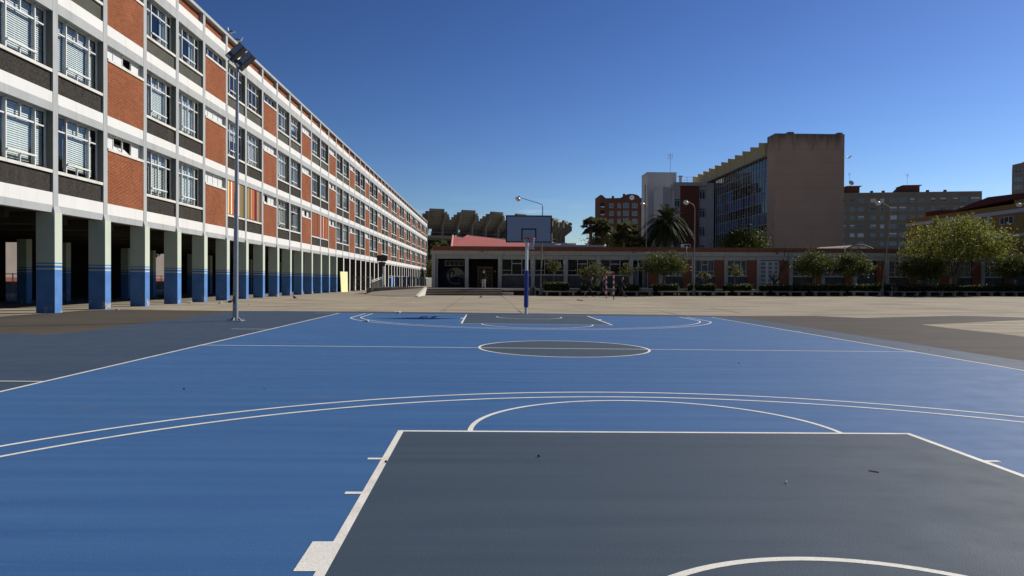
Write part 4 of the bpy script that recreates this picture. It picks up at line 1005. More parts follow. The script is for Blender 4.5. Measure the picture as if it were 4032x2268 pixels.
MB().prism([(-10, 11.42), (15, 11.42), (25.5, 11.0), (26, 11.12), (19.5, 12.1), (19, 12.2), (8, 11.85), (-10, 11.85)], 'x', -0.25, 30).build('roof', m_dred, yh)
bpart('roof_box', 2.0, 6, 32.0, 35.5, 10.96, 11.9, m_dred, yh)
for i in range(9):
    g = grp('window', yh, (0.1, -8 + i * 4.6, 8.6)); mb = MB()
    mb.box(-0.02, 0.1, 0, 2.3, 0, 0.06).box(-0.02, 0.1, 0, 2.3, 0.84, 0.9).box(-0.02, 0.1, 0, 0.06, 0.06, 0.84).box(-0.02, 0.1, 2.24, 2.3, 0.06, 0.84).box(-0.02, 0.1, 0.75, 0.8, 0.06, 0.84).box(-0.02, 0.1, 1.5, 1.55, 0.06, 0.84)
    mb.build('frame', m_wfr, g, recalc=False); link('pane', boxmesh('pane', 0.01, 2.26, 0.86, m_dimpane), g, (0.07, 0.02, 0.02))
    bpart('pane_low', 0.1, 0.18, -8 + i * 4.6, -6.2 + i * 4.6, 5.6, 6.4, m_dimpane, yh)

# ------------------------------------------------------------------ street seen through the arcade
m_pink = M('pink_beige_render', (0.17, 0.145, 0.13), 0.9, 0.15, 0.08, 0.6)
sb = thing('street_building', 'pinkish low building with red base seen through the arcade', 'house', (-64, 20, 0))
MB().box(-8, 0, 0, 130, 0.1, 8.5).build('wall', m_pink, sb); MB().box(0.003, 0.06, 0, 130, 0.1, 1.6).build('plinth', m_rb, sb)
for i in range(16): simple = link('window', boxmesh('window', 0.05, 1.2, 1.3, m_dimpane), sb, (0.003, 4 + i * 8, 2.4))
sf_ = thing('street_fence', 'white steel panel fence seen through the arcade', 'fence', (-36, 18, 0.12))
for i in range(60): link('post', boxmesh('post', 0.06, 0.06, 1.7, m_postw), sf_, (0, i * 1.6, 0))
for z in (0.15, 1.62): bpart('rail', 0.0, 0.05, 0.0, 95, z, z + 0.06, m_postw, sf_)
m_mesh = M('pale_mesh_panel', (0.40, 0.40, 0.39), 0.7); bpart('fence_panel', 0.02, 0.04, 0.0, 95, 0.22, 1.1, m_mesh, sf_)

# ------------------------------------------------------------------ vegetation
m_orange = leaf_mat('citrus_leaf', (0.062, 0.076, 0.014), (0.115, 0.122, 0.024), 0.4)
m_orange2 = leaf_mat('young_citrus_leaf', (0.095, 0.10, 0.03), (0.14, 0.14, 0.045), 0.4)
m_spring = leaf_mat('spring_leaf', (0.15, 0.17, 0.03), (0.24, 0.235, 0.05), 0.5)
m_hedge = leaf_mat('hedge_leaf', (0.052, 0.066, 0.016), (0.115, 0.125, 0.03), 0.3)
m_palm = leaf_mat('palm_leaf', (0.040, 0.050, 0.018), (0.070, 0.078, 0.030), 0.2, 0.1)
m_fan = leaf_mat('fan_palm_leaf', (0.095, 0.105, 0.045), (0.16, 0.16, 0.08), 0.35)
m_dry = leaf_mat('dry_frond', (0.07, 0.055, 0.032), (0.05, 0.042, 0.026), 0.1)
m_bark = M('grey_bark', (0.13, 0.11, 0.085), 0.95, 0.1, 0.25, 4, 0.6, 30); m_ptrunk = M('palm_trunk_bark', (0.11, 0.085, 0.06), 0.95, 0.1, 0.3, 5, 0.8, 20)
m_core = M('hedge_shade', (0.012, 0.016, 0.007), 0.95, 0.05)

def crown_points(rs, n, rad, flat=0.35, nclump=40, spread=0.24, shell=0.55):
    """leaf positions gathered in clumps through an uneven ellipsoid"""
    c = rs.normal(size=(nclump, 3)); c /= np.linalg.norm(c, axis=1)[:, None]
    c *= (shell + (1 - shell) * rs.uniform(0, 1, nclump) ** 0.6)[:, None] * rs.uniform(0.8, 1.12, nclump)[:, None]
    c[:, 2] = np.where(c[:, 2] < 0, c[:, 2] * (1 - flat), c[:, 2])
    i = rs.randint(0, nclump, n); p = c[i] + rs.normal(size=(n, 3)) * spread * rs.uniform(0.5, 1.2, nclump)[i][:, None]
    return p * np.array(rad)
def tree(name, label, cat, x, y, z0, cz, rad, n, size, leaf, trunk_r=0.07, fork=0.45, seed=1, group=None, nclump=36, limbs=5, spread=0.24, up=0.2, shell=0.5):
    rs = np.random.RandomState(seed); rr = random.Random(seed)
    t = thing(name, label, cat, (x, y, z0), 0, group)
    h = cz - z0; fz = max(0.25, h - rad[2] * (0.9 if fork > 0 else 0.2)) * (fork / 0.45 if fork else 1)
    mb = MB(); lean = rr.uniform(-0.06, 0.06)
    mb.tube([(0, 0, -0.15), (lean * 0.4, 0, fz * 0.5), (lean, 0.02, fz)], [trunk_r * 1.25, trunk_r, trunk_r * 0.85], 8)
    for i in range(limbs):
        a = 2 * math.pi * (i + rr.uniform(-0.2, 0.2)) / limbs; k = rr.uniform(0.55, 0.9)
        e = Vector((rad[0] * k * math.cos(a), rad[1] * k * math.sin(a), h + rad[2] * rr.uniform(-0.35, 0.5)))
        s = Vector((lean, 0.02, fz - 0.05)); mid = s.lerp(e, 0.5) + Vector((0, 0, -0.06 * rad[2] + rr.uniform(-0.1, 0.1)))
        mb.tube([s, s.lerp(mid, 0.5), mid, e], [trunk_r * 0.62, trunk_r * 0.5, trunk_r * 0.34, trunk_r * 0.08], 6)
        for q in range(2):
            e2 = mid.lerp(e, 0.4) + Vector((rr.uniform(-1, 1) * rad[0] * 0.3, rr.uniform(-1, 1) * rad[1] * 0.3, rr.uniform(0.1, 0.5) * rad[2]))
            mb.tube([mid, mid.lerp(e2, 0.5) + Vector((0, 0, 0.05)), e2], [trunk_r * 0.3, trunk_r * 0.2, trunk_r * 0.05], 5)
    mb.build('trunk', m_bark, t, recalc=False)
    p = crown_points(rs, n, rad, 0.3, nclump, spread, shell) + np.array([lean, 0, h])
    p = p[p[:, 2] > fz * 0.6]
    link('crown', quads_mesh('crown', leaf_quads(p, size, rs, up), leaf), t)
    return t
TY = 54.15
def tz(x): return gz(x, TY) + 0.1
tree('orange_tree', 'small thin leaved tree rising from the hedge nearest the porch', 'tree', 4.8, TY, tz(4.8), 2.80, (0.72, 0.7, 0.72), 900, 0.075, m_orange2, 0.035, seed=3, nclump=22, spread=0.2)
tree('orange_tree', 'low spreading bushy tree behind the two walkers left of the goal', 'tree', 8.59, TY, tz(8.6), 2.22, (1.3, 1.0, 0.80), 2300, 0.075, m_orange2, 0.06, 0.3, seed=4, nclump=40)
tree('orange_tree', 'slender sapling against the grey pier beside the barred door', 'tree', 11.85, TY, tz(11.8), 2.42, (0.68, 0.6, 0.66), 800, 0.07, m_orange2, 0.03, seed=5, nclump=24, spread=0.2)
tree('orange_tree', 'wide round dark green tree beside the barred door and street lamp', 'tree', 15.4, TY, tz(15.4), 3.05, (2.1, 1.6, 1.15), 7000, 0.085, m_orange, 0.09, 0.45, seed=6, nclump=60)
tree('orange_tree', 'tiny tree in front of the barred window right of the street lamp', 'tree', 19.3, TY, tz(19.3), 1.98, (0.55, 0.5, 0.36), 600, 0.07, m_orange2, 0.025, 0.4, seed=7, nclump=16)
tree('orange_tree', 'little round headed tree with a thin trunk before the second barred window', 'tree', 22.3, TY, tz(22.3), 2.47, (0.70, 0.6, 0.58), 1100, 0.07, m_orange2, 0.03, seed=8, nclump=20)
tree('orange_tree', 'dense dark tree just right of the bare pruned tree', 'tree', 30.1, TY, tz(30.1), 3.08, (1.95, 1.5, 1.25), 6200, 0.085, m_orange, 0.085, seed=9, nclump=50)
tree('orange_tree', 'round yellowish tree between the dark tree and the leaning street lamp', 'tree', 33.75, TY, tz(33.7), 2.98, (1.8, 1.4, 1.12), 5600, 0.085, m_orange, 0.08, seed=10, nclump=44)
tree('orange_tree', 'shaded dark tree beneath the left side of the broad tree', 'tree', 40.6, TY, tz(40.6), 2.72, (2.35, 1.5, 1.22), 6500, 0.085, m_orange, 0.085, 0.3, seed=12, nclump=56)
tree('orange_tree', 'dark leafy tree at the right edge beside the broad tree', 'tree', 49.9, TY, tz(49.9), 2.82, (2.4, 1.5, 1.3), 6500, 0.085, m_orange, 0.085, 0.3, seed=13, nclump=56)
# the broad spring-green tree
bt = thing('broad_tree', 'broad umbrella shaped tree with bright yellow green leaves by the low wing', 'tree', (44.2, 54.6, tz(44)))
mb = MB(); rr = random.Random(4)
B0 = Vector((0, 0, -0.1)); F0 = Vector((0.05, 0, 1.75))
mb.tube([B0, (0.0, 0, 0.9), F0], [0.30, 0.24, 0.26], 10)
ends = [(-2.6, 0.3, 4.4), (-1.3, -0.8, 4.9), (0.4, 0.6, 5.3), (1.2, -0.6, 4.9), (2.9, 0.3, 4.3), (3.6, -0.4, 3.7), (-3.7, -0.2, 3.6), (0.2, -1.6, 4.5), (1.9, 1.4, 4.8)]
for e in ends:
    e = Vector(e); mid = F0.lerp(e, 0.42) + Vector((0, 0, -0.15)); m2 = F0.lerp(e, 0.7) + Vector((rr.uniform(-.2, .2), 0, 0.12))
    mb.tube([F0 + Vector((0, 0, -0.15)), mid, m2, e], [0.15, 0.10, 0.065, 0.02], 7)
    for q in range(4):
        e2 = m2 + Vector((rr.uniform(-1.2, 1.2), rr.uniform(-1, 1), rr.uniform(0.3, 1.5))); mb.tube([m2.lerp(mid, 0.3 * q / 3), e2], [0.045, 0.01], 5)
mb.build('trunk', m_bark, bt, recalc=False)
rs = np.random.RandomState(40)
p = crown_points(rs, 15000, (4.95, 3.6, 2.35), 0.40, 130, 0.15, 0.45) + np.array([0.25, 0, 4.85])
p[:, 2] -= 0.10 * np.maximum(0, np.abs(p[:, 0]) - 2.2) ** 1.6
tw = []
for i in range(60):   # upright shoots and drooping sprays round the rim
    a = rs.uniform(0, 2 * math.pi); k = rs.uniform(0.3, 1.0); x0 = np.array([0.25 + 4.9 * k * math.cos(a), 3.4 * k * math.sin(a), 4.95 + 2.2 * math.sqrt(max(0, 1 - k * k))])
    dv = np.array([math.cos(a) * k * 0.9, math.sin(a) * k * 0.6, 0.9 * (1 - k * 1.15)]); dv /= np.linalg.norm(dv)
    L = rs.uniform(0.4, 1.0); n = 26; s = rs.uniform(0, 1, n)[:, None]; tw.append(x0 + dv * s * L + rs.normal(size=(n, 3)) * 0.06)
p = np.concatenate([p] + tw)
p = p[(p[:, 2] > 2.3)]
link('crown', quads_mesh('crown', leaf_quads(p, 0.11, rs, 0.25, 0.5), m_spring), bt)
# bare pollarded tree with long whips
pt = thing('bare_tree', 'bare pruned tree with a thick dark trunk and long leafless branches leaning right', 'tree', (26.15, 54.15, tz(26)))
mb = MB(); mb.tube([(0, 0, -0.1), (0.02, 0, 0.7), (0.0, 0, 1.35)], [0.17, 0.15, 0.16], 9)
for e, r0 in (((-0.45, 0.1, 2.05), 0.08), ((-0.25, -0.1, 2.1), 0.07), ((0.05, 0.1, 2.15), 0.06), ((-0.55, 0, 1.75), 0.05)): mb.tube([(0, 0, 1.25), Vector((0, 0, 1.3)).lerp(Vector(e), 0.6) + Vector((0, 0, 0.03)), e], [r0, r0 * 0.8, r0 * 0.5], 6)
S = Vector((0.05, 0, 1.25)); K = Vector((0.62, 0.05, 2.25)); mb.tube([S, (0.4, 0, 1.5), K], [0.11, 0.09, 0.07], 7)
for i, e in enumerate([(1.85, 0, 4.0), (1.5, 0.2, 4.3), (1.95, -0.2, 3.75), (1.2, 0.1, 5.6), (1.75, 0, 5.2), (1.0, 0, 4.6), (0.85, 0.1, 3.6), (2.15, 0, 5.0)]):
    e = Vector(e); mb.tube([K.lerp(S, 0.15 * (i % 3)), K.lerp(e, 0.5) + Vector((0.1, 0, -0.12)), e], [0.038, 0.024, 0.008], 5)
mb.build('trunk', M('dark_bark', (0.045, 0.038, 0.032), 0.95, 0.1, 0.3, 5, 0.6, 30), pt, recalc=False)

# hedges
HX = [(3.82, 6.23), (7.39, 9.75), (10.83, 12.95), (14.36, 16.65), (17.77, 20.19), (21.22, 23.72), (24.76, 27.54), (28.06, 31.17), (31.64, 34.94), (34.98, 38.58), (38.66, 42.3), (42.4, 48.4), (48.5, 55.5)]
HL = ['first clipped hedge block, nearest the porch steps', 'clipped hedge behind the two walkers left of the goal', 'clipped hedge block just right of the goal', 'clipped hedge below the wide round tree', 'clipped hedge right behind the street lamp pole beside the air conditioner', 'clipped hedge below the little round headed tree', 'clipped hedge below the bare pruned tree', 'clipped hedge below the dense dark tree', 'long sunlit topped hedge below the round yellowish tree', 'shaded black looking hedge at the leaning street lamp', 'clipped hedge below the shaded dark tree', 'long clipped hedge under the broad tree', 'clipped hedge at the right edge of view']
for i, ((x0, x1), lab) in enumerate(zip(HX, HL)):
    rs = np.random.RandomState(60 + i); y0, y1 = 53.25, 54.75; z0 = gz(x0, 54); z1 = [1.22, 1.05, 1.03, 1.08, 1.12, 1.12, 1.1, 1.12, 1.16, 1.2, 1.1, 1.12, 1.12][i] + 0.05
    hd = thing('hedge', lab, 'hedge', ((x0 + x1) / 2, 54, z0), 0, 'clipped hedges before the low wing'); L = (x1 - x0) / 2; H = z1 - z0
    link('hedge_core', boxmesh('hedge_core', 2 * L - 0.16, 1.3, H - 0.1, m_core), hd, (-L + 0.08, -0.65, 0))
    n = int(2 * L * 520); face = rs.choice(5, n, p=[0.36, 0.1, 0.4, 0.07, 0.07]); u = rs.uniform(-1, 1, n); v = rs.uniform(0, 1, n)
    q = np.zeros((n, 3)); wob = 0.05 * np.sin(u * 5 + i) + 0.03 * np.sin(u * 13)
    q[:, 0] = np.where(face == 3, -L, np.where(face == 4, L, u * L)); q[:, 1] = np.where(face == 0, -0.72, np.where(face == 1, 0.72, rs.uniform(-0.72, 0.72, n))); q[:, 2] = np.where(face == 2, H, v * H)
    q[:, 2] += np.where(face == 2, wob, 0); q += rs.normal(size=(n, 3)) * np.array([0.04, 0.035, 0.035])
    q[:, 2] = np.maximum(q[:, 2], 0.03)
    link('foliage', quads_mesh('foliage', leaf_quads(q, 0.062, rs, 0.1, 0.6), m_hedge), hd)
strip = MB().hexa([(3.3, 52.95, -0.1), (56, 52.95, -0.1), (56, 55.0, -0.1), (3.3, 55.0, -0.1)], [(3.3, 52.95, gz(3.3, 53) + 0.06), (56, 52.95, gz(56, 53) + 0.06), (56, 55.0, gz(56, 53) + 0.06), (3.3, 55.0, gz(3.3, 53) + 0.06)]).build('soil', M('planting_soil', (0.06, 0.048, 0.036), 1.0, 0.05, 0.3, 3)); strip['kind'] = 'structure'

# palms behind the wing
def frond(mb_q, o, az, el, L, droop, rs, n=26, wid=0.55, tw=0.35):
    d = np.array([math.cos(az) * math.cos(el), math.sin(az) * math.cos(el), math.sin(el)]); side = np.array([-math.sin(az), math.cos(az), 0.0])
    s = np.linspace(0.08, 1, n); P_ = o + d * (s[:, None] * L); P_[:, 2] -= droop * L * s ** 2.2
    T = np.gradient(P_, axis=0); T /= np.linalg.norm(T, axis=1)[:, None]
    upv = np.cross(T, side); upv *= np.sign(upv[:, 2:3]) + 1e-6; upv /= np.linalg.norm(upv, axis=1)[:, None]
    ll = wid * np.sin(np.clip(s * 1.05 + 0.08, 0, 1) * math.pi) ** 0.6 + 0.08
    for sg in (-1, 1):
        e = side * sg * 0.75 + T * 0.65 + upv * tw; e /= np.linalg.norm(e, axis=1)[:, None]
        a = P_; b = P_ + e * ll[:, None] * rs.uniform(0.8, 1.1, n)[:, None]; b[:, 2] -= 0.12 * ll; w = T * 0.05
        mb_q.append(np.stack([a - w, a + w, b + w * 0.25, b - w * 0.25], 1))
    r = side * 0.025; mb_q.append(np.stack([P_[:-1] - r, P_[:-1] + r, P_[1:] + r, P_[1:] - r], 1))
dp = thing('date_palm', 'large feathery date palm with arching fronds behind the low wing', 'palm tree', (22.1, 80, 0.1))
MB().tube([(0, 0, 0), (0.05, 0, 4.5), (0, 0, 8.6), (0, 0, 9.2)], [0.5, 0.42, 0.46, 0.3], 12).build('trunk', m_ptrunk, dp)
rs = np.random.RandomState(8); Q = []; Qd = []
for i in range(190):
    az = rs.uniform(0, 2 * math.pi); t = rs.uniform(0, 1); el = 1.35 - 2.15 * t ** 0.75
    frond(Q, np.array([0.12 * math.cos(az), 0.12 * math.sin(az), 9.1]), az, el, rs.uniform(3.3, 4.2), 0.30 + 0.42 * t * (1 - t) * 2 + (0.1 if el > 0.9 else 0.22), rs)
for i in range(26):
    az = rs.uniform(0, 2 * math.pi); frond(Qd, np.array([0.3 * math.cos(az), 0.3 * math.sin(az), 8.7]), az, rs.uniform(-1.0, -0.5), rs.uniform(2.0, 2.8), 0.35, rs, 22, 0.3)
link('crown', quads_mesh('crown', np.concatenate(Q), m_palm), dp); link('dry_fronds', quads_mesh('dry_fronds', np.concatenate(Qd), m_dry), dp)
def fan_palm(label, x, y, h, r, seed, n=46):
    t = thing('fan_palm', label, 'palm tree', (x, y, 0.1), 0, 'fan palms behind the low wing'); rs = np.random.RandomState(seed); Q = []
    MB().tube([(0, 0, 0), (0.08, 0, h * 0.6), (0, 0, h)], [0.3, 0.24, 0.22], 9).build('trunk', m_ptrunk, t)
    for i in range(n):
        az = rs.uniform(0, 6.283); el = rs.uniform(-0.75, 1.25); d = np.array([math.cos(az) * math.cos(el), math.sin(az) * math.cos(el), math.sin(el)])
        c = np.array([0, 0, h]) + d * r * rs.uniform(0.45, 0.62); c[2] -= 0.1 * r; side = np.array([-math.sin(az), math.cos(az), 0]); upv = np.cross(side, d)
        Q.append(np.stack([np.array([0, 0, h]) - side * 0.02, np.array([0, 0, h]) + side * 0.02, c + side * 0.02, c - side * 0.02])[None])
        for a in np.linspace(-1.5, 1.5, 15):
            e = d * math.cos(a) + side * math.sin(a); e[2] -= 0.25 * abs(math.sin(a)) + 0.15; tip = c + e * r * 0.5; w = np.cross(e, upv); w /= np.linalg.norm(w) + 1e-9
            mid = c + e * r * 0.3
            Q.append(np.stack([c, mid + w * 0.075, tip - np.array([0, 0, 0.06]), mid - w * 0.075])[None])
    link('crown', quads_mesh('crown', np.concatenate(Q), m_fan), t); return t
fan_palm('leftmost fan palm with a ragged round head against the sky', 12.0, 80, 8.75, 1.45, 1, 60)
fan_palm('fan palm standing right beside the leftmost one', 13.6, 80.6, 8.65, 1.5, 2, 64)
fan_palm('lower wide fan palm between its neighbours and the date palm', 16.6, 79.5, 7.9, 1.9, 3, 70)
fan_palm('small fan palm crown low behind the wing roof under the others', 17.6, 78, 6.4, 1.5, 4, 50)
tree('shrub_tree', 'dark bushy tree filling the gap under the fan palms', 'tree', 14.6, 81.5, 0.1, 6.2, (2.6, 1.8, 1.6), 4200, 0.13, m_orange, 0.12, seed=20, nclump=50)
tree('shrub_tree', 'dark green bushy tree at the left foot of the date palm', 'tree', 19.3, 83, 0.1, 6.0, (1.8, 1.6, 1.4), 2600, 0.13, m_orange, 0.12, seed=21, nclump=40)
tree('shrub_tree', 'low dark shrub top left of the fan palms', 'tree', 10.7, 80.5, 0.1, 5.35, (0.9, 0.8, 0.7), 1100, 0.11, m_orange, 0.08, seed=22, nclump=20, spread=0.16)
tree('round_tree', 'rounded green tree in front of the glass hall behind the wing roof', 'tree', 32.5, 80, 0.1, 6.1, (3.1, 2.6, 2.15), 9500, 0.13, m_orange, 0.16, seed=23, nclump=80)
tree('garden_tree', 'sparse grey green tree top between brown hall and beige flats', 'tree', 50.6, 92, 0.1, 6.3, (1.5, 1.3, 1.5), 700, 0.12, m_orange2, 0.1, seed=24, nclump=24)
tree('garden_tree', 'sparse treetop in front of the beige flats left of the dark palms', 'tree', 53.0, 92, 0.1, 5.9, (1.7, 1.3, 1.0), 700, 0.12, m_orange2, 0.1, seed=25, nclump=20)
for i, (x, h, lab) in enumerate(((55.0, 6.0, 'dark bushy palm left of the leaning lamp behind the roof'), (57.2, 5.6, 'dark bushy palm just right of the leaning lamp behind the roof'), (59.0, 5.3, 'lowest dark bushy palm left of the broad tree behind the roof'))):
    fp = thing('bushy_palm', lab, 'palm tree', (x, 91, 0.1), 0, 'bushy palms behind the roof'); rs = np.random.RandomState(70 + i); Q = []
    MB().tube([(0, 0, 0), (0, 0, h - 0.6)], [0.3, 0.26], 8).build('trunk', m_ptrunk, fp)
    for q in range(46): frond(Q, np.array([0, 0, h - 0.6]), rs.uniform(0, 6.283), rs.uniform(-0.3, 1.3), rs.uniform(1.3, 2.0), 0.35, rs, 16, 0.35)
    link('crown', quads_mesh('crown', np.concatenate(Q), m_palm), fp)
tree('garden_tree', 'dark tree between the school block end and the low wing', 'tree', -14.6, 181, 0.1, 6.4, (2.4, 6.0, 4.2), 9000, 0.24, m_orange, 0.2, seed=26, nclump=90)
tree('garden_tree', 'lower dark tree added to shade the foot of the school block end', 'tree', -14.0, 163, 0.1, 4.0, (2.0, 6.0, 3.0), 7000, 0.22, m_orange, 0.18, seed=27, nclump=90)  # added behind the wing so its shadow falls on the facade end
tree('garden_tree', 'green bush top beside the red roof under the stadium', 'tree', -7.75, 92, 0.1, 6.35, (0.55, 0.5, 0.7), 700, 0.11, m_orange, 0.06, seed=28, nclump=20)
tree('street_tree', 'dark tree trunk and leaves seen through the arcade passage', 'tree', -32.6, 50.5, 0.12, 4.6, (2.3, 2.3, 1.5), 2500, 0.14, m_orange, 0.2, 0.6, seed=29, nclump=40)

# ------------------------------------------------------------------ stone benches
m_bench = M('stone_bench', (0.26, 0.24, 0.20), 0.9, 0.15, 0.12, 2.5, 0.2, 40, grime=(0.15, 0.14, 0.115))
BX = [3.57, 7.17, 10.77, 14.37, 17.98, 21.65, 25.33, 28.98, 32.65, 36.27, 39.9, 43.5, 47.12, 50.75]
ORD = ['first', 'second', 'third', 'fourth', 'fifth', 'sixth', 'seventh', 'eighth', 'ninth', 'tenth', 'eleventh', 'twelfth', 'thirteenth', 'fourteenth']
BN = ['before the hedge nearest the steps', 'behind the two walkers and the goal', 'just right of the goal', 'below the wide round tree', 'just right of the street lamp pole', 'below the little round headed tree', 'below the bare pruned tree', 'below the dense dark tree', 'below the round yellowish tree', 'at the leaning street lamp', 'below the shaded dark tree', 'under the left of the broad tree', 'under the right of the broad tree', 'at the right edge of view']
b0 = None
for i, x in enumerate(BX):
    if b0 is None:
        b0 = thing('stone_bench', '', 'bench', (0, 0, 0), 0, 'stone benches along the hedges')
        MB().hexa([(0.06, 0.06, 0.36), (3.19, 0.06, 0.36), (3.19, 0.44, 0.36), (0.06, 0.44, 0.36)], [(0, 0, 0.47), (3.25, 0, 0.47), (3.25, 0.5, 0.47), (0, 0.5, 0.47)]).build('seat', m_bench, b0)
        for lx in (0.32, 1.55, 2.78): link('leg', boxmesh('leg', 0.19, 0.34, 0.37, m_bench), b0, (lx, 0.08, 0))
        b = b0
    else: b = copy_tree(b0)
    b.location = (x, 52.2, gz(x + 1.6, 52.4) - 0.005); b['label'] = '%s stone bench from the left, %s' % (ORD[i], BN[i])

# ------------------------------------------------------------------ street lamps
m_lpole = M('grey_lamp_pole', (0.17, 0.165, 0.15), 0.7, 0.3, 0.15, 2); m_lhead = M('lamp_glass_bowl', (0.55, 0.55, 0.52), 0.15, 0.7, 0.05)
def street_lamp(label, x, y, dx, adx, adz, top=8.7):
    t = thing('street_lamp', label, 'street lamp', (x, y, gz(x, y)), 0, 'street lamps along the low wing')
    z0 = gz(x, y)
    MB().tube([(0, 0, 0), (0, 0, 0.7)], [0.19, 0.15], 10).build('base', m_lpole, t)
    k = Vector((dx, 0, top - z0)); e = k + Vector((adx, -0.1, adz)); s = -1 if adx < 0 else 1
    MB().tube([(0, 0, 0.6), (dx * 0.5, 0, k.z * 0.5), (dx, 0, k.z - 0.25), k + Vector((0.08 * s, 0, 0)), k.lerp(e, 0.3), e], [0.075, 0.058, 0.045, 0.04, 0.034, 0.03], 9).build('pole', m_lpole, t)
    h = grp('lamp_head', t, e); rot = Matrix.Rotation(-0.55 * s, 3, 'Y')
    MB().tube([(-0.02 * s, 0, 0.12), (0.1 * s, 0, 0.02), (0.16 * s, 0, -0.06)], [0.07, 0.10, 0.08], 8).build('cap', m_lpole, h)
    MB().ball((0.14 * s, 0, -0.14), 0.27, 0.25, 0.2, 12, 8, 0, rot).build('bowl', m_lhead, h)
street_lamp('street lamp with a long rising arm behind the backboard', 3.47, 53.2, 0.15, -2.2, 0.6, 8.65)
street_lamp('street lamp in front of the date palm and office wing', 17.95, 52.95, 0.05, -0.75, 0.42, 8.6)
street_lamp('leaning street lamp in front of the beige flats', 36.1, 52.95, 0.75, -1.15, 0.5, 8.6)
street_lamp('street lamp whose curved arm enters at the right edge', 51.6, 53.0, 0.1, -2.2, 0.2, 8.85)
street_lamp('half hidden street lamp head among the date palm fronds', 18.5, 76.0, 0.0, -0.4, 0.35, 11.0)

# ------------------------------------------------------------------ floodlight on the court apron
m_galv = M('galvanised_steel', (0.30, 0.32, 0.34), 0.42, 0.5, 0.12, 1.5, metal=0.55); m_fl = M('dark_floodlight', (0.028, 0.030, 0.036), 0.4, 0.5, 0.1); m_flg = M('floodlight_glass', (0.20, 0.22, 0.25), 0.12, 0.7, 0.05); m_ltg = M('pale_gear', (0.62, 0.62, 0.58), 0.5, 0.4)
fl = thing('floodlight_post', 'tall galvanised post with two dark floodlights beside the court sideline', 'floodlight', (-9.6, 8.31, gz(-9.6, 8.31) + 0.008)); zf = gz(-9.6, 8.31)
MB().tube([(0, 0, 0.02), (0.06, 0, 8.3 - zf)], [0.086, 0.044], 16).build('post', m_galv, fl)
MB().box(-0.24, 0.24, -0.2, 0.2, 0.0, 0.025).build('base_plate', m_galv, fl)
for sx in (-0.19, 0.19):
    for sy in (-0.15, 0.15): MB().tube([(sx, sy, 0.025), (sx, sy, 0.085)], 0.016, 6).build('bolt', m_galv, fl)
for a in (0, 1.57, 3.14, 4.71): MB().hexa([(0.1 * math.cos(a) - 0.01, 0.1 * math.sin(a) - 0.01, 0.026), (0.2 * math.cos(a) - 0.01, 0.2 * math.sin(a) - 0.01, 0.026), (0.2 * math.cos(a) + 0.01, 0.2 * math.sin(a) + 0.01, 0.026), (0.1 * math.cos(a) + 0.01, 0.1 * math.sin(a) + 0.01, 0.026)], [(0.1 * math.cos(a) - 0.01, 0.1 * math.sin(a) - 0.01, 0.11), (0.105 * math.cos(a) - 0.01, 0.105 * math.sin(a) - 0.01, 0.11), (0.105 * math.cos(a) + 0.01, 0.105 * math.sin(a) + 0.01, 0.11), (0.1 * math.cos(a) + 0.01, 0.1 * math.sin(a) + 0.01, 0.11)]).build('gusset', m_galv, fl)
bpart('access_door', -0.04, 0.04, -0.09, -0.078, 0.55, 0.80, m_lpole, fl)
MB().tube([(0.055, -0.02, 8.24 - zf), (0.055, -0.02, 8.36 - zf)], 0.085, 12).build('cap', m_fl, fl)
MB().tube([(-0.20, -0.04, 8.42 - zf), (0.28, -0.04, 8.06 - zf)], 0.03, 8).build('cross_arm', m_galv, fl)
for cx, cz in ((-0.02 + 0.06, 8.585 - zf), (0.33 - 0.01 + 0.0, 8.315 - zf)):
    g = grp('lamp_head', fl, (cx, -0.06, cz))
    ax = Vector((0.40, 0, 0.37)).normalized(); pr = Vector((0.37, 0, -0.40)).normalized(); nn = Vector((0, -1, 0)); tl_ = (nn * 0.95 + Vector((0.2, 0, -0.25))).normalized()
    MB().obox((0, 0, 0), ax * 0.31, pr * 0.105, nn * 0.16).build('housing', m_fl, g)
    MB().obox(ax * 0.10 + nn * 0.168, ax * 0.20, pr * 0.082, nn * 0.006).build('glass', m_flg, g)
    MB().obox(-ax * 0.25 + nn * 0.168, ax * 0.035, pr * 0.07, nn * 0.006).build('gear_plate', m_ltg, g)
    MB().obox(ax * 0.0 - nn * 0.17, ax * 0.25, pr * 0.02, nn * 0.01).build('fins', m_fl, g)
    MB().tube([-ax * 0.33 + pr * 0.02, -ax * 0.40 + pr * 0.05], 0.025, 6).build('bracket', m_galv, g)

# ------------------------------------------------------------------ basketball hoop
m_pwhite = M('white_pole_paint', (0.72, 0.72, 0.70), 0.45, 0.4, 0.06, 4); m_pad = M('blue_pad_vinyl', (0.018, 0.045, 0.26), 0.4, 0.45, 0.08, 3); m_bwhite = M('backboard_white', (0.31, 0.33, 0.37), 0.5, 0.4, 0.04, 1.0); m_bblack = M('backboard_black', (0.012, 0.013, 0.02), 0.5, 0.4); m_rim = M('red_rim', (0.45, 0.04, 0.035), 0.5, 0.4); m_net = M('net_cord', (0.72, 0.68, 0.64), 0.8, 0.2)
hoop = thing('basketball_hoop', 'basketball hoop with white backboard, red rim and blue padded pole', 'basketball hoop', (0.0, 14.8, gz(0, 14.8) + 0.008))
zh = gz(0, 14.8) + 0.008
def oct_(r): return [(r * math.cos(t + 0.3927), r * math.sin(t + 0.3927)) for t in np.linspace(0, 2 * math.pi, 8, endpoint=False)]
def oprism(name, r, z0, z1, m, lean=0.0085):
    MB().hexa([(x + lean * z0, y, z0) for x, y in oct_(r)], [(x + lean * z1, y, z1) for x, y in oct_(r)]).build(name, m, hoop)
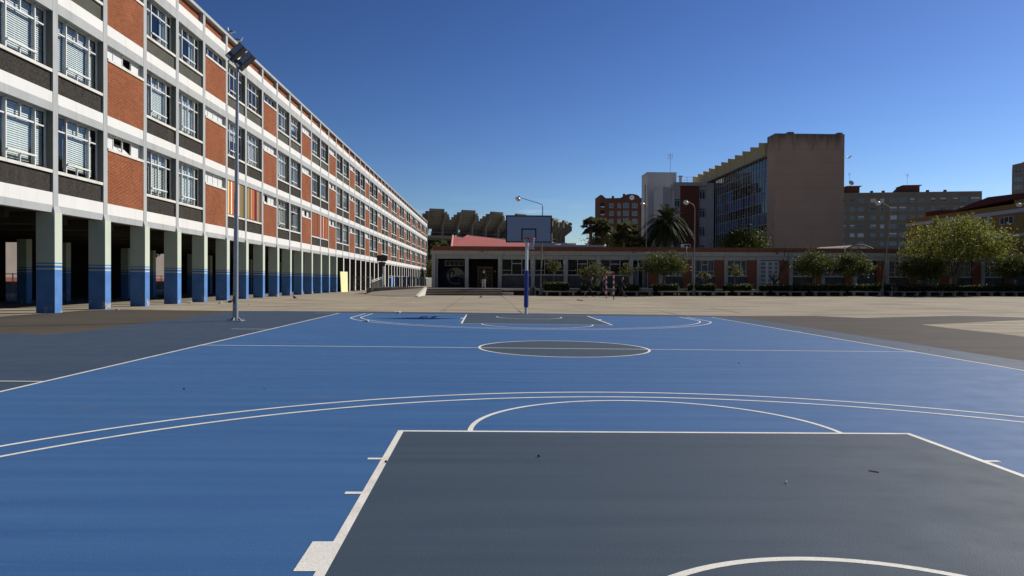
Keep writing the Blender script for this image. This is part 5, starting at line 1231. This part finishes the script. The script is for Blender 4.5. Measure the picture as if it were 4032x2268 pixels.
oprism('pole', 0.068, 0.0, 3.35, m_pwhite); oprism('pad', 0.098, 0.30, 1.80, m_pad); bpart('base_plate', -0.14, 0.14, -0.14, 0.14, 0, 0.015, m_galv, hoop)
for z in (1.0, 1.4): oprism('pad_strap', 0.1, z, z + 0.02, m_pad)
MB().hexa([(-0.03, -0.06, 3.25), (0.09, -0.06, 3.25), (0.09, 0.06, 3.25), (-0.03, 0.06, 3.25)], [(-0.03, -0.06, 3.4), (0.09, -0.06, 3.4), (0.09, 0.06, 3.4), (-0.03, 0.06, 3.4)]).build('arm_socket', m_pwhite, hoop)
for z in (3.0, 3.36): MB().tube([(0.03, -0.05, z), (0.03, -1.30, z + 0.05)], 0.05, 8).build('arm', m_pwhite, hoop)
for sx in (-0.55, 0.6): MB().tube([(0.03, -0.1, 3.3), (sx, -1.31, 3.6)], 0.025, 6).build('brace', m_pwhite, hoop)
bx, bz = 0.02, 2.93 - zh
bd = grp('backboard', hoop, (bx, -1.4, bz))
bpart('board', -0.9, 0.9, 0, 0.045, 0, 1.06, m_bwhite, bd)
mb = MB()
for a in ((-0.905, 0.905, 1.015, 1.065), (-0.905, 0.905, -0.005, 0.04), (-0.905, -0.855, 0.04, 1.015), (0.855, 0.905, 0.04, 1.015)): mb.box(a[0], a[1], -0.006, 0.05, a[2], a[3])
mb.build('border', m_bblack, bd, recalc=False)
mb = MB()
for a in ((-0.295, 0.295, 0.50, 0.55), (-0.295, -0.245, 0.095, 0.50), (0.245, 0.295, 0.095, 0.50)): mb.box(a[0], a[1], -0.005, -0.001, a[2], a[3])
mb.build('target_square', m_bblack, bd, recalc=False)
rm = grp('rim', hoop, (bx, -1.4 - 0.38, 3.06 - zh))
MB().tube([(0.23 * math.cos(t), 0.23 * math.sin(t), 0) for t in np.linspace(0, 2 * math.pi, 33)], 0.012, 8, caps=False).build('ring', m_rim, rm)
MB().box(-0.09, 0.09, 0.20, 0.36, -0.03, 0.012).box(-0.13, 0.13, 0.345, 0.372, -0.10, 0.05).build('rim_bracket', m_rim, rm)
mb = MB(); N = 12; lev = [(0.225, 0), (0.205, -0.11), (0.175, -0.21), (0.15, -0.31), (0.145, -0.41)]
for j in range(len(lev) - 1):
    for i in range(N):
        for dlt in (0.5, -0.5):
            a = 2 * math.pi * (i + 0.5 * (j % 2)) / N; b_ = a + dlt * 2 * math.pi / N
            mb.tube([(lev[j][0] * math.cos(a), lev[j][0] * math.sin(a), lev[j][1]), (lev[j + 1][0] * math.cos(b_) + 0.02 * j, lev[j + 1][0] * math.sin(b_), lev[j + 1][1] - 0.01 * (i % 3))], 0.006, 4, caps=False)
mb.build('net', m_net, rm, recalc=False)

# ------------------------------------------------------------------ handball goal seen end on
m_gr = M('goal_red', (0.34, 0.025, 0.03), 0.55, 0.4, 0.08); m_gw = M('goal_white', (0.62, 0.60, 0.54), 0.55, 0.4, 0.08)
goal = thing('handball_goal', 'red and white striped handball goal seen nearly end on', 'goal', (7.74, 39.85, gz(7.74, 39.85)))
for y in (-1.67, 1.67):
    for i in range(10):
        z0 = 0.2 * i + 0.02
        bpart('post_stripe', -0.05, 0.05, y - 0.05, y + 0.05, z0, z0 + 0.2, m_gr if i % 2 else m_gw, goal)
for i in range(17):
    y0 = -1.67 + i * 3.34 / 17
    bpart('crossbar_stripe', -0.05, 0.05, y0 + (0.0 if i else -0.05), y0 + 3.34 / 17 + (0.05 if i == 16 else 0), 2.02, 2.12, m_gw if i % 2 else m_gr, goal)

# ------------------------------------------------------------------ sign and posts at the head of the ramp
m_sdk = M('dark_sign_board', (0.035, 0.034, 0.032), 0.6, 0.3, 0.1)
sg = thing('direction_sign', 'dark signboard and small arrow board on a tall pole above the ramp', 'sign', (-12.42, 60.3, PZ))
MB().tube([(0, 0, 0), (0, 0, 3.35)], 0.045, 8).build('pole', m_sdk, sg)
MB().prism([(-0.52, 2.70), (0.42, 2.66), (0.55, 2.80), (0.50, 3.30), (-0.40, 3.33), (-0.55, 3.22)], 'y', -0.09, -0.05).build('board', m_sdk, sg)
MB().prism([(-0.36, 2.38), (0.28, 2.36), (0.44, 2.49), (0.28, 2.62), (-0.36, 2.64)], 'y', -0.09, -0.05).build('arrow_board', m_sdk, sg)
wp = thing('white_post', 'thick square white post beside the dark direction sign', 'post', (-12.12, 59.4, PZ)); bpart('post', -0.08, 0.08, -0.08, 0.08, 0, 2.12, m_postw, wp); bpart('cap', -0.085, 0.085, -0.085, 0.085, 2.125, 2.15, m_postw, wp)
bpz = thing('blue_pole', 'thin pale blue pole between sign pole and white post', 'pole', (-12.32, 59.8, PZ)); MB().tube([(0, 0, 0), (0, 0, 1.25)], 0.035, 8).build('pole', M('pale_blue_steel', (0.30, 0.48, 0.60), 0.5), bpz); MB().ball((0, 0, 1.27), 0.045, 0.045, 0.04, 8, 5).build('finial', m_postw, bpz)
bin_ = thing('litter_bin', 'dark slatted litter bin beside the first street lamp', 'bin', (2.75, 54.2, gz(2.75, 54))); MB().tube([(0, 0, 0.08), (0, 0, 0.78)], [0.2, 0.24], 12).build('drum', m_fl, bin_); MB().tube([(-0.27, 0, 0), (-0.27, 0, 0.85)], 0.025, 6).tube([(0.27, 0, 0), (0.27, 0, 0.85)], 0.025, 6).build('bracket', m_galv, bin_)
bin2 = thing('litter_bin', 'dark green litter bin beside the leaning street lamp', 'bin', (37.3, 52.9, gz(37, 53))); MB().tube([(0, 0, 0.08), (0, 0, 0.88)], [0.22, 0.26], 12).build('drum', M('bin_green', (0.03, 0.06, 0.05), 0.6), bin2); MB().tube([(-0.29, 0, 0), (-0.29, 0, 0.95)], 0.025, 6).build('bracket', m_galv, bin2)

# ------------------------------------------------------------------ people
m_skin = M('skin', (0.42, 0.24, 0.17), 0.6, 0.3, 0.05); m_blk = M('black_cloth', (0.015, 0.015, 0.018), 0.85, 0.2, 0.15); m_navy = M('navy_cloth', (0.022, 0.026, 0.038), 0.85, 0.2, 0.15); m_jean = M('pale_denim', (0.26, 0.29, 0.33), 0.9, 0.15, 0.1); m_hair = M('dark_hair', (0.022, 0.016, 0.012), 0.6, 0.4); m_shoe = M('black_shoe', (0.018, 0.018, 0.02), 0.5, 0.4); m_trk = M('dark_track_trousers', (0.024, 0.026, 0.032), 0.85, 0.2); m_wht = M('white_cloth', (0.70, 0.70, 0.68), 0.8, 0.2)
def person(label, x, y, z, face, pose, top, legs, scale=1.0):
    """one skinned body; face = heading in radians, model walks along +x"""
    J = pose; t = thing('person', label, 'person', (x, y, z), face)
    V = []; E = []; RD = []; LB = []
    idx = {}
    def jv(n, co, r, lb): idx[n] = len(V); V.append(Vector(co) * scale); RD.append(r * scale); LB.append(lb)
    def ed(a, b): E.append((idx[a], idx[b]))
    hx, hz = J['hip']; cx, cz = J['chest']
    jv('pel', (hx, 0, hz), (0.14), 2); jv('wst', ((hx + cx) / 2, 0, (hz + cz) / 2 - 0.02), 0.142, 1); jv('chs', (cx, 0, cz), 0.152, 1); jv('nk', (cx + 0.03, 0, cz + 0.17), 0.055, 0); jv('hd', J['head'], 0.098, 0); jv('ht', (J['head'][0] + 0.005, J['head'][1], J['head'][2] + 0.10), 0.085, 0)
    ed('pel', 'wst'); ed('wst', 'chs'); ed('chs', 'nk'); ed('nk', 'hd'); ed('hd', 'ht')
    for s, S_ in ((1, 'l'), (-1, 'r')):
        jv('sh' + S_, (cx - 0.01, 0.18 * s, cz + 0.07), 0.072, 1); e, w = J['arm' + S_]; jv('el' + S_, e, 0.056, 1); jv('wr' + S_, w, 0.042, 1)
        ed('chs', 'sh' + S_); ed('sh' + S_, 'el' + S_); ed('el' + S_, 'wr' + S_)
        d = (Vector(w) - Vector(e)).normalized(); jv('hn' + S_, Vector(w) + d * 0.07, 0.033, 0); ed('wr' + S_, 'hn' + S_)
        jv('hp' + S_, (hx, 0.09 * s, hz - 0.06), 0.102, 2); k, a, to = J['leg' + S_]; jv('kn' + S_, k, 0.072, 2); jv('an' + S_, a, 0.056, 2); jv('to' + S_, to, 0.042, 3)
        ed('pel', 'hp' + S_); ed('hp' + S_, 'kn' + S_); ed('kn' + S_, 'an' + S_); ed('an' + S_, 'to' + S_)
    me = bpy.data.meshes.new('tmp'); me.from_pydata(V, E, []); o = bpy.data.objects.new('tmp', me); COL.objects.link(o)
    md = o.modifiers.new('skin', 'SKIN'); md.use_smooth_shade = True
    for i, r in enumerate(RD): me.skin_vertices[0].data[i].radius = (r, r)
    for i in range(len(V)): me.skin_vertices[0].data[i].use_root = (i == idx['pel'])
    o.modifiers.new('sub', 'SUBSURF').levels = 2
    dg = bpy.context.evaluated_depsgraph_get(); dg.update(); bm_ = bpy.data.meshes.new_from_object(o.evaluated_get(dg)); bpy.data.objects.remove(o); bpy.data.meshes.remove(me)
    bm_.name = 'body'; bm_.materials.clear()
    for mm_ in (m_skin, top, legs, m_shoe): bm_.materials.append(mm_)
    seg = [(V[a], V[b], (LB[a], LB[b])) for a, b in E]
    for p_ in bm_.polygons:
        c = p_.center; best = 9; lb = 0
        for a, b, (la, lb_) in seg:
            ab = b - a; u = max(0, min(1, (c - a).dot(ab) / max(1e-9, ab.length_squared))); dd = (c - (a + ab * u)).length
            if dd < best: best = dd; lb = la if u < 0.5 else lb_
        central = abs(c.y) < 0.17 * scale
        if lb in (0, 1) and c.z > V[idx['nk']].z - 0.005: lb = 0
        elif lb == 0 and c.z > 1.2 * scale: lb = 1
        if lb in (1, 2) and central: lb = 1 if c.z > V[idx['pel']].z - 0.06 * scale else 2
        if lb in (2, 3): lb = 3 if c.z < min(V[idx['anl']].z, V[idx['anr']].z) + 0.0 or (c - (V[idx['anl']] if c.y > 0 else V[idx['anr']])).length < 0.03 or best > 0.2 or lb == 3 else 2
        p_.material_index = lb
    body = link('body', bm_, t)
    hd = Vector(J['head']) * scale
    mb = MB(); mb.ball(hd + Vector((-0.040, 0, 0.052)) * scale, 0.100 * scale, 0.103 * scale, 0.108 * scale, 12, 8); mb.build('hair', m_hair, t, recalc=False)
    mb = MB(); mb.ball(hd + Vector((0.105, 0, 0.005)) * scale, 0.022 * scale, 0.014 * scale, 0.02 * scale, 6, 5); mb.ball(hd + Vector((-0.005, 0.1, 0)) * scale, 0.02 * scale, 0.012 * scale, 0.032 * scale, 6, 5); mb.ball(hd + Vector((-0.005, -0.1, 0)) * scale, 0.02 * scale, 0.012 * scale, 0.032 * scale, 6, 5); mb.build('nose_and_ears', m_skin, t, recalc=False)
    mb = MB()
    for sy in (-0.035, 0.035): mb.ball(hd + Vector((0.092, sy, 0.032)) * scale, 0.01 * scale, 0.014 * scale, 0.008 * scale, 6, 4)
    mb.box(hd.x + 0.088 * scale, hd.x + 0.1 * scale, -0.025, 0.025, hd.z - 0.045 * scale, hd.z - 0.038 * scale); mb.build('eyes_and_mouth', m_hair, t, recalc=False)
    for S_, s in (('l', 1), ('r', -1)):   # five fingers on each hand
        w = V[idx['hn' + S_]]; d = (w - V[idx['wr' + S_]]).normalized(); sd = Vector((1, 0, 0)); sd = (sd - d * sd.dot(d)).normalized(); mb = MB()
        for i, L in enumerate((0.066, 0.075, 0.07, 0.055)):
            a = w + d * 0.02 + sd * (0.03 - 0.02 * i); b_ = a + d * L * 0.55; mb.tube([a, b_, b_ + d * L * 0.4 - Vector((0, s, 0)) * 0.02], [0.009, 0.0085, 0.007], 5)
        a = w + sd * 0.028; mb.tube([a, a + sd * 0.03 + d * 0.03, a + sd * 0.033 + d * 0.06], [0.011, 0.01, 0.008], 5); mb.build('hand', m_skin, t, recalc=False)
    return t
def walk(ph=1, lean=0.10, back=0.0):
    return dict(hip=(0.0, 0.88), chest=(lean * 0.8, 1.27), head=(lean * 1.3 + 0.07, 0, 1.545),
                legl=((0.20 * ph, 0.09, 0.47), (0.36 * ph, 0.09, 0.09), (0.36 * ph + 0.17, 0.10, 0.035)) if ph > 0 else ((0.16, 0.09, 0.49), (-0.22, 0.09, 0.17), (-0.10, 0.1, 0.045)),
                legr=((0.05, -0.09, 0.47), (-0.33, -0.09, 0.15), (-0.20, -0.10, 0.04)) if ph > 0 else ((0.2, -0.09, 0.47), (0.38, -0.09, 0.09), (0.55, -0.1, 0.035)),
                arml=((-0.10, 0.23, 1.06), (-0.06, 0.22, 0.82)), armr=((0.14, -0.23, 1.07), (0.32, -0.20, 0.90)))
person('person in black hooded top striding right, the leftmost walker', 7.35, 48.5, gz(7.4, 48.5), 0.0, walk(1, 0.16), m_blk, m_blk, 1.02)
person('person in dark jacket walking right with an arm forward beside the goal post', 8.55, 48.8, gz(8.5, 48.8), 0.0, walk(1, 0.06), m_navy, m_trk, 1.02)
person('person in black tracksuit striding right on the far side of the goal', 10.0, 47.7, gz(10, 47.7), 0.0, walk(-1, 0.10), m_blk, m_trk, 1.03)
stand = dict(hip=(0.0, 0.92), chest=(0.02, 1.32), head=(0.06, 0.0, 1.60), legl=((0.02, 0.12, 0.49), (0.0, 0.15, 0.09), (0.15, 0.19, 0.035)), legr=((0.03, -0.10, 0.49), (0.01, -0.11, 0.09), (0.16, -0.15, 0.035)), arml=((-0.02, 0.26, 1.08), (0.05, 0.27, 0.84)), armr=((-0.03, -0.25, 1.08), (0.06, -0.24, 0.84)))
person('person in dark jacket and pale jeans standing at the top of the steps', -1.92, 55.42, PZ + 0.008, -1.9, stand, m_blk, m_jean, 0.99)

# ------------------------------------------------------------------ birds
m_gull = M('gull_white', (0.75, 0.75, 0.74), 0.7, 0.2, 0.04); m_gullg = M('gull_grey', (0.17, 0.19, 0.21), 0.7, 0.2, 0.05); m_beak = M('yellow_beak', (0.6, 0.4, 0.06), 0.5)
def gull(label, x, y, z, rot, pose):
    t = thing('seagull', label, 'seagull', (x, y, z), rot)
    MB().ball((0, 0, 0.24), 0.19, 0.09, 0.09, 12, 8, 0, Matrix.Rotation(-0.15, 3, 'Y')).build('body', m_gull, t)
    mb = MB()
    for s in (-1, 1): mb.ball((-0.07, 0.075 * s, 0.26), 0.22, 0.028, 0.07, 10, 6, 0, Matrix.Rotation(0.1, 3, 'Y'))
    mb.build('wing', m_gullg, t, recalc=False)
    MB().hexa([(-0.18, -0.03, 0.22), (-0.18, 0.03, 0.22), (-0.34, 0.05, 0.21), (-0.34, -0.05, 0.21)], [(-0.18, -0.03, 0.25), (-0.18, 0.03, 0.25), (-0.34, 0.05, 0.225), (-0.34, -0.05, 0.225)]).build('tail', m_gull, t)
    hz = 0.52 if pose else 0.38; hx = 0.19 if pose else 0.21
    MB().tube([(0.12, 0, 0.27), (0.17, 0, (0.27 + hz) / 2), (hx, 0, hz)], [0.06, 0.045, 0.04], 8).build('neck', m_gull, t)
    MB().ball((hx + 0.01, 0, hz + 0.01), 0.055, 0.042, 0.043, 10, 6).build('head', m_gull, t)
    MB().tube([(hx + 0.05, 0, hz + 0.01), (hx + 0.12, 0, hz + (0.05 if pose else -0.01))], [0.014, 0.006], 6).build('beak', m_beak, t)
    for s in (-1, 1): MB().tube([(0.0, 0.035 * s, 0.17), (0.0, 0.035 * s, 0.0), (0.05, 0.035 * s, 0.003)], 0.008, 5).build('leg', m_beak, t)
gull('seagull with raised neck perched on the roof edge above the floodlight', -17.99, 31.9, 16.925, math.pi * 0.9, 1)
gull('lower seagull perched on the roof edge facing right above the floodlight', -17.985, 33.45, 16.925, 0.1, 0)
fg = thing('flying_gull', 'white seagull flying beside the brown end wall of the hall', 'seagull', (41.35, 70, 16.25), 0.4)
MB().ball((0, 0, 0), 0.24, 0.07, 0.075, 12, 7).build('body', m_gull, fg); MB().ball((0.24, 0, 0.02), 0.055, 0.04, 0.04, 8, 6).build('head', m_gull, fg); MB().tube([(0.28, 0, 0.02), (0.35, 0, 0.01)], [0.012, 0.005], 5).build('beak', m_beak, fg)
MB().hexa([(-0.2, -0.03, -0.01), (-0.2, 0.03, -0.01), (-0.36, 0.07, 0), (-0.36, -0.07, 0)], [(-0.2, -0.03, 0.01), (-0.2, 0.03, 0.01), (-0.36, 0.07, 0.012), (-0.36, -0.07, 0.012)]).build('tail', m_gull, fg)
for s in (-1, 1):
    w = [(0.12, 0.05 * s, 0.03), (0.16, 0.34 * s, 0.22), (-0.05, 0.60 * s, 0.12)]; q = [(-0.1, 0.05 * s, 0.02), (-0.04, 0.34 * s, 0.2), (-0.12, 0.62 * s, 0.10)]
    mb = MB()
    for i in range(2): mb.hexa([w[i], w[i + 1], q[i + 1], q[i]], [tuple(Vector(p_) + Vector((0, 0, 0.018))) for p_ in (w[i], w[i + 1], q[i + 1], q[i])])
    mb.build('wing', m_gull if s > 0 else m_gullg, fg)
m_pig = M('pigeon_grey', (0.05, 0.052, 0.06), 0.6, 0.3, 0.2)
def pigeon(label, x, y, rot):
    t = thing('pigeon', label, 'pigeon', (x, y, gz(x, y)), rot)
    MB().ball((0, 0, 0.13), 0.14, 0.07, 0.075, 10, 7, 0, Matrix.Rotation(-0.25, 3, 'Y')).build('body', m_pig, t); MB().tube([(0.09, 0, 0.16), (0.14, 0, 0.24)], [0.045, 0.03], 7).build('neck', m_pig, t); MB().ball((0.15, 0, 0.25), 0.036, 0.03, 0.03, 8, 6).build('head', m_pig, t)
    MB().tube([(0.18, 0, 0.25), (0.21, 0, 0.24)], [0.01, 0.004], 5).build('beak', m_pig, t); MB().hexa([(-0.1, -0.03, 0.10), (-0.1, 0.03, 0.10), (-0.26, 0.04, 0.05), (-0.26, -0.04, 0.05)], [(-0.1, -0.03, 0.13), (-0.1, 0.03, 0.13), (-0.26, 0.04, 0.065), (-0.26, -0.04, 0.065)]).build('tail', m_pig, t)
    for s in (-1, 1): MB().tube([(0.01, 0.03 * s, 0.08), (0.01, 0.03 * s, 0.0)], 0.007, 5).build('leg', m_beak, t)
pigeon('dark pigeon pecking on the concrete in front of the fourth bench', 13.33, 50.4, 0.3)
pigeon('dark pigeon on the concrete beside the blue arcade pillars', -14.57, 34.4, 2.6)
pigeon('dark pigeon on the concrete left of the floodlight post', -15.4, 24.5, 0.4)
pigeon('dark pigeon in front of the entrance steps', -2.05, 42.8, 1.0)

# ------------------------------------------------------------------ litter, leaves and marks on the ground
m_paper = M('crumpled_paper', (0.70, 0.68, 0.64), 0.8, 0.2, 0.05); m_leafd = M('dead_leaf', (0.035, 0.028, 0.022), 0.8, 0.2)
def litter(label, x, y, s, seed, m=None):
    rr = random.Random(seed); mb = MB(); vs_ = []; s = s * 0.75; mb.ball((0, 0, s * 0.35), s, s * 0.7, s * 0.38, 9, 6)
    mb.v = [(a * rr.uniform(0.6, 1.25), b * rr.uniform(0.6, 1.25), max(0.002, c * rr.uniform(0.6, 1.25))) for a, b, c in mb.v]; mb.sm = [False] * len(mb.sm)
    o = mb.build('litter', m or m_paper, None, (x, y, gz(x, y) + (0.014 if abs(x) < 9 else 0.0))); tag(o, label, 'litter')
litter('scrap of white paper beside the second blue pillar', -17.1, 15.95, 0.11, 1); litter('crumpled white paper at the foot of the fifth blue pillar', -17.75, 25.0, 0.2, 2); litter('crumpled white paper left of the dark pigeon near the floodlight', -16.1, 24.9, 0.18, 3); litter('white paper crumpled on the far three point line', -5.5, 8.5, 0.13, 4); litter('white paper scrap on the far court edge', -5.2, 14.3, 0.17, 5); litter('tiny paper scrap on the concrete right of the floodlight post', -13.9, 23.0, 0.09, 6); litter('white wrapper on the ground by the walker beyond the goal', 9.75, 46.6, 0.12, 9)
litter('white paper lying under the fifth bench', 18.7, 52.1, 0.16, 10); litter('white paper lying under the seventh bench', 26.2, 52.0, 0.15, 11)
LV = [(-5.41, -5.82, 'dark dead leaf on the blue court left of the key'), (-4.43, -5.77, 'second dark leaf on the blue court, nearer the key'), (2.82, -2.41, 'small dark leaf on the blue court right of the centre circle'), (7.09, 0.28, 'dark leaf just inside the right sideline'), (8.09, 0.55, 'dark leaf on the grey strip outside the right sideline'), (-2.40, -9.40, 'dark leaf lying on the left key line'), (0.52, -9.94, 'pale speck of leaf in the near key'), (-1.2, -9.2, 'tiny dark leaf inside the near key')]
for i, (x, y, lab) in enumerate(LV):
    a = i * 1.3; s = 0.010 if i not in (0, 3) else 0.013
    o = MB().hexa([(s * math.cos(a), s * math.sin(a), 0), (-s * 0.4 * math.sin(a), s * 0.4 * math.cos(a), 0), (-s * math.cos(a), -s * math.sin(a), 0), (s * 0.4 * math.sin(a), -s * 0.4 * math.cos(a), 0)], [(s * 0.9 * math.cos(a), s * 0.9 * math.sin(a), 0.012), (-s * 0.4 * math.sin(a), s * 0.4 * math.cos(a), 0.02), (-s * math.cos(a), -s * math.sin(a), 0.008), (s * 0.4 * math.sin(a), -s * 0.4 * math.cos(a), 0.016)]).build('dead_leaf', m_paper if i == 6 else m_leafd, None, (x, y, gz(x, y) + 0.013)); tag(o, lab, 'leaf')
tag(MB().tube([(1.30, -9.60, gz(1.3, -9.6) + 0.016), (1.355, -9.645, gz(1.4, -9.68) + 0.016)], 0.004, 6).build('twig', m_leafd, None), 'short dark twig on the near grey key', 'twig')
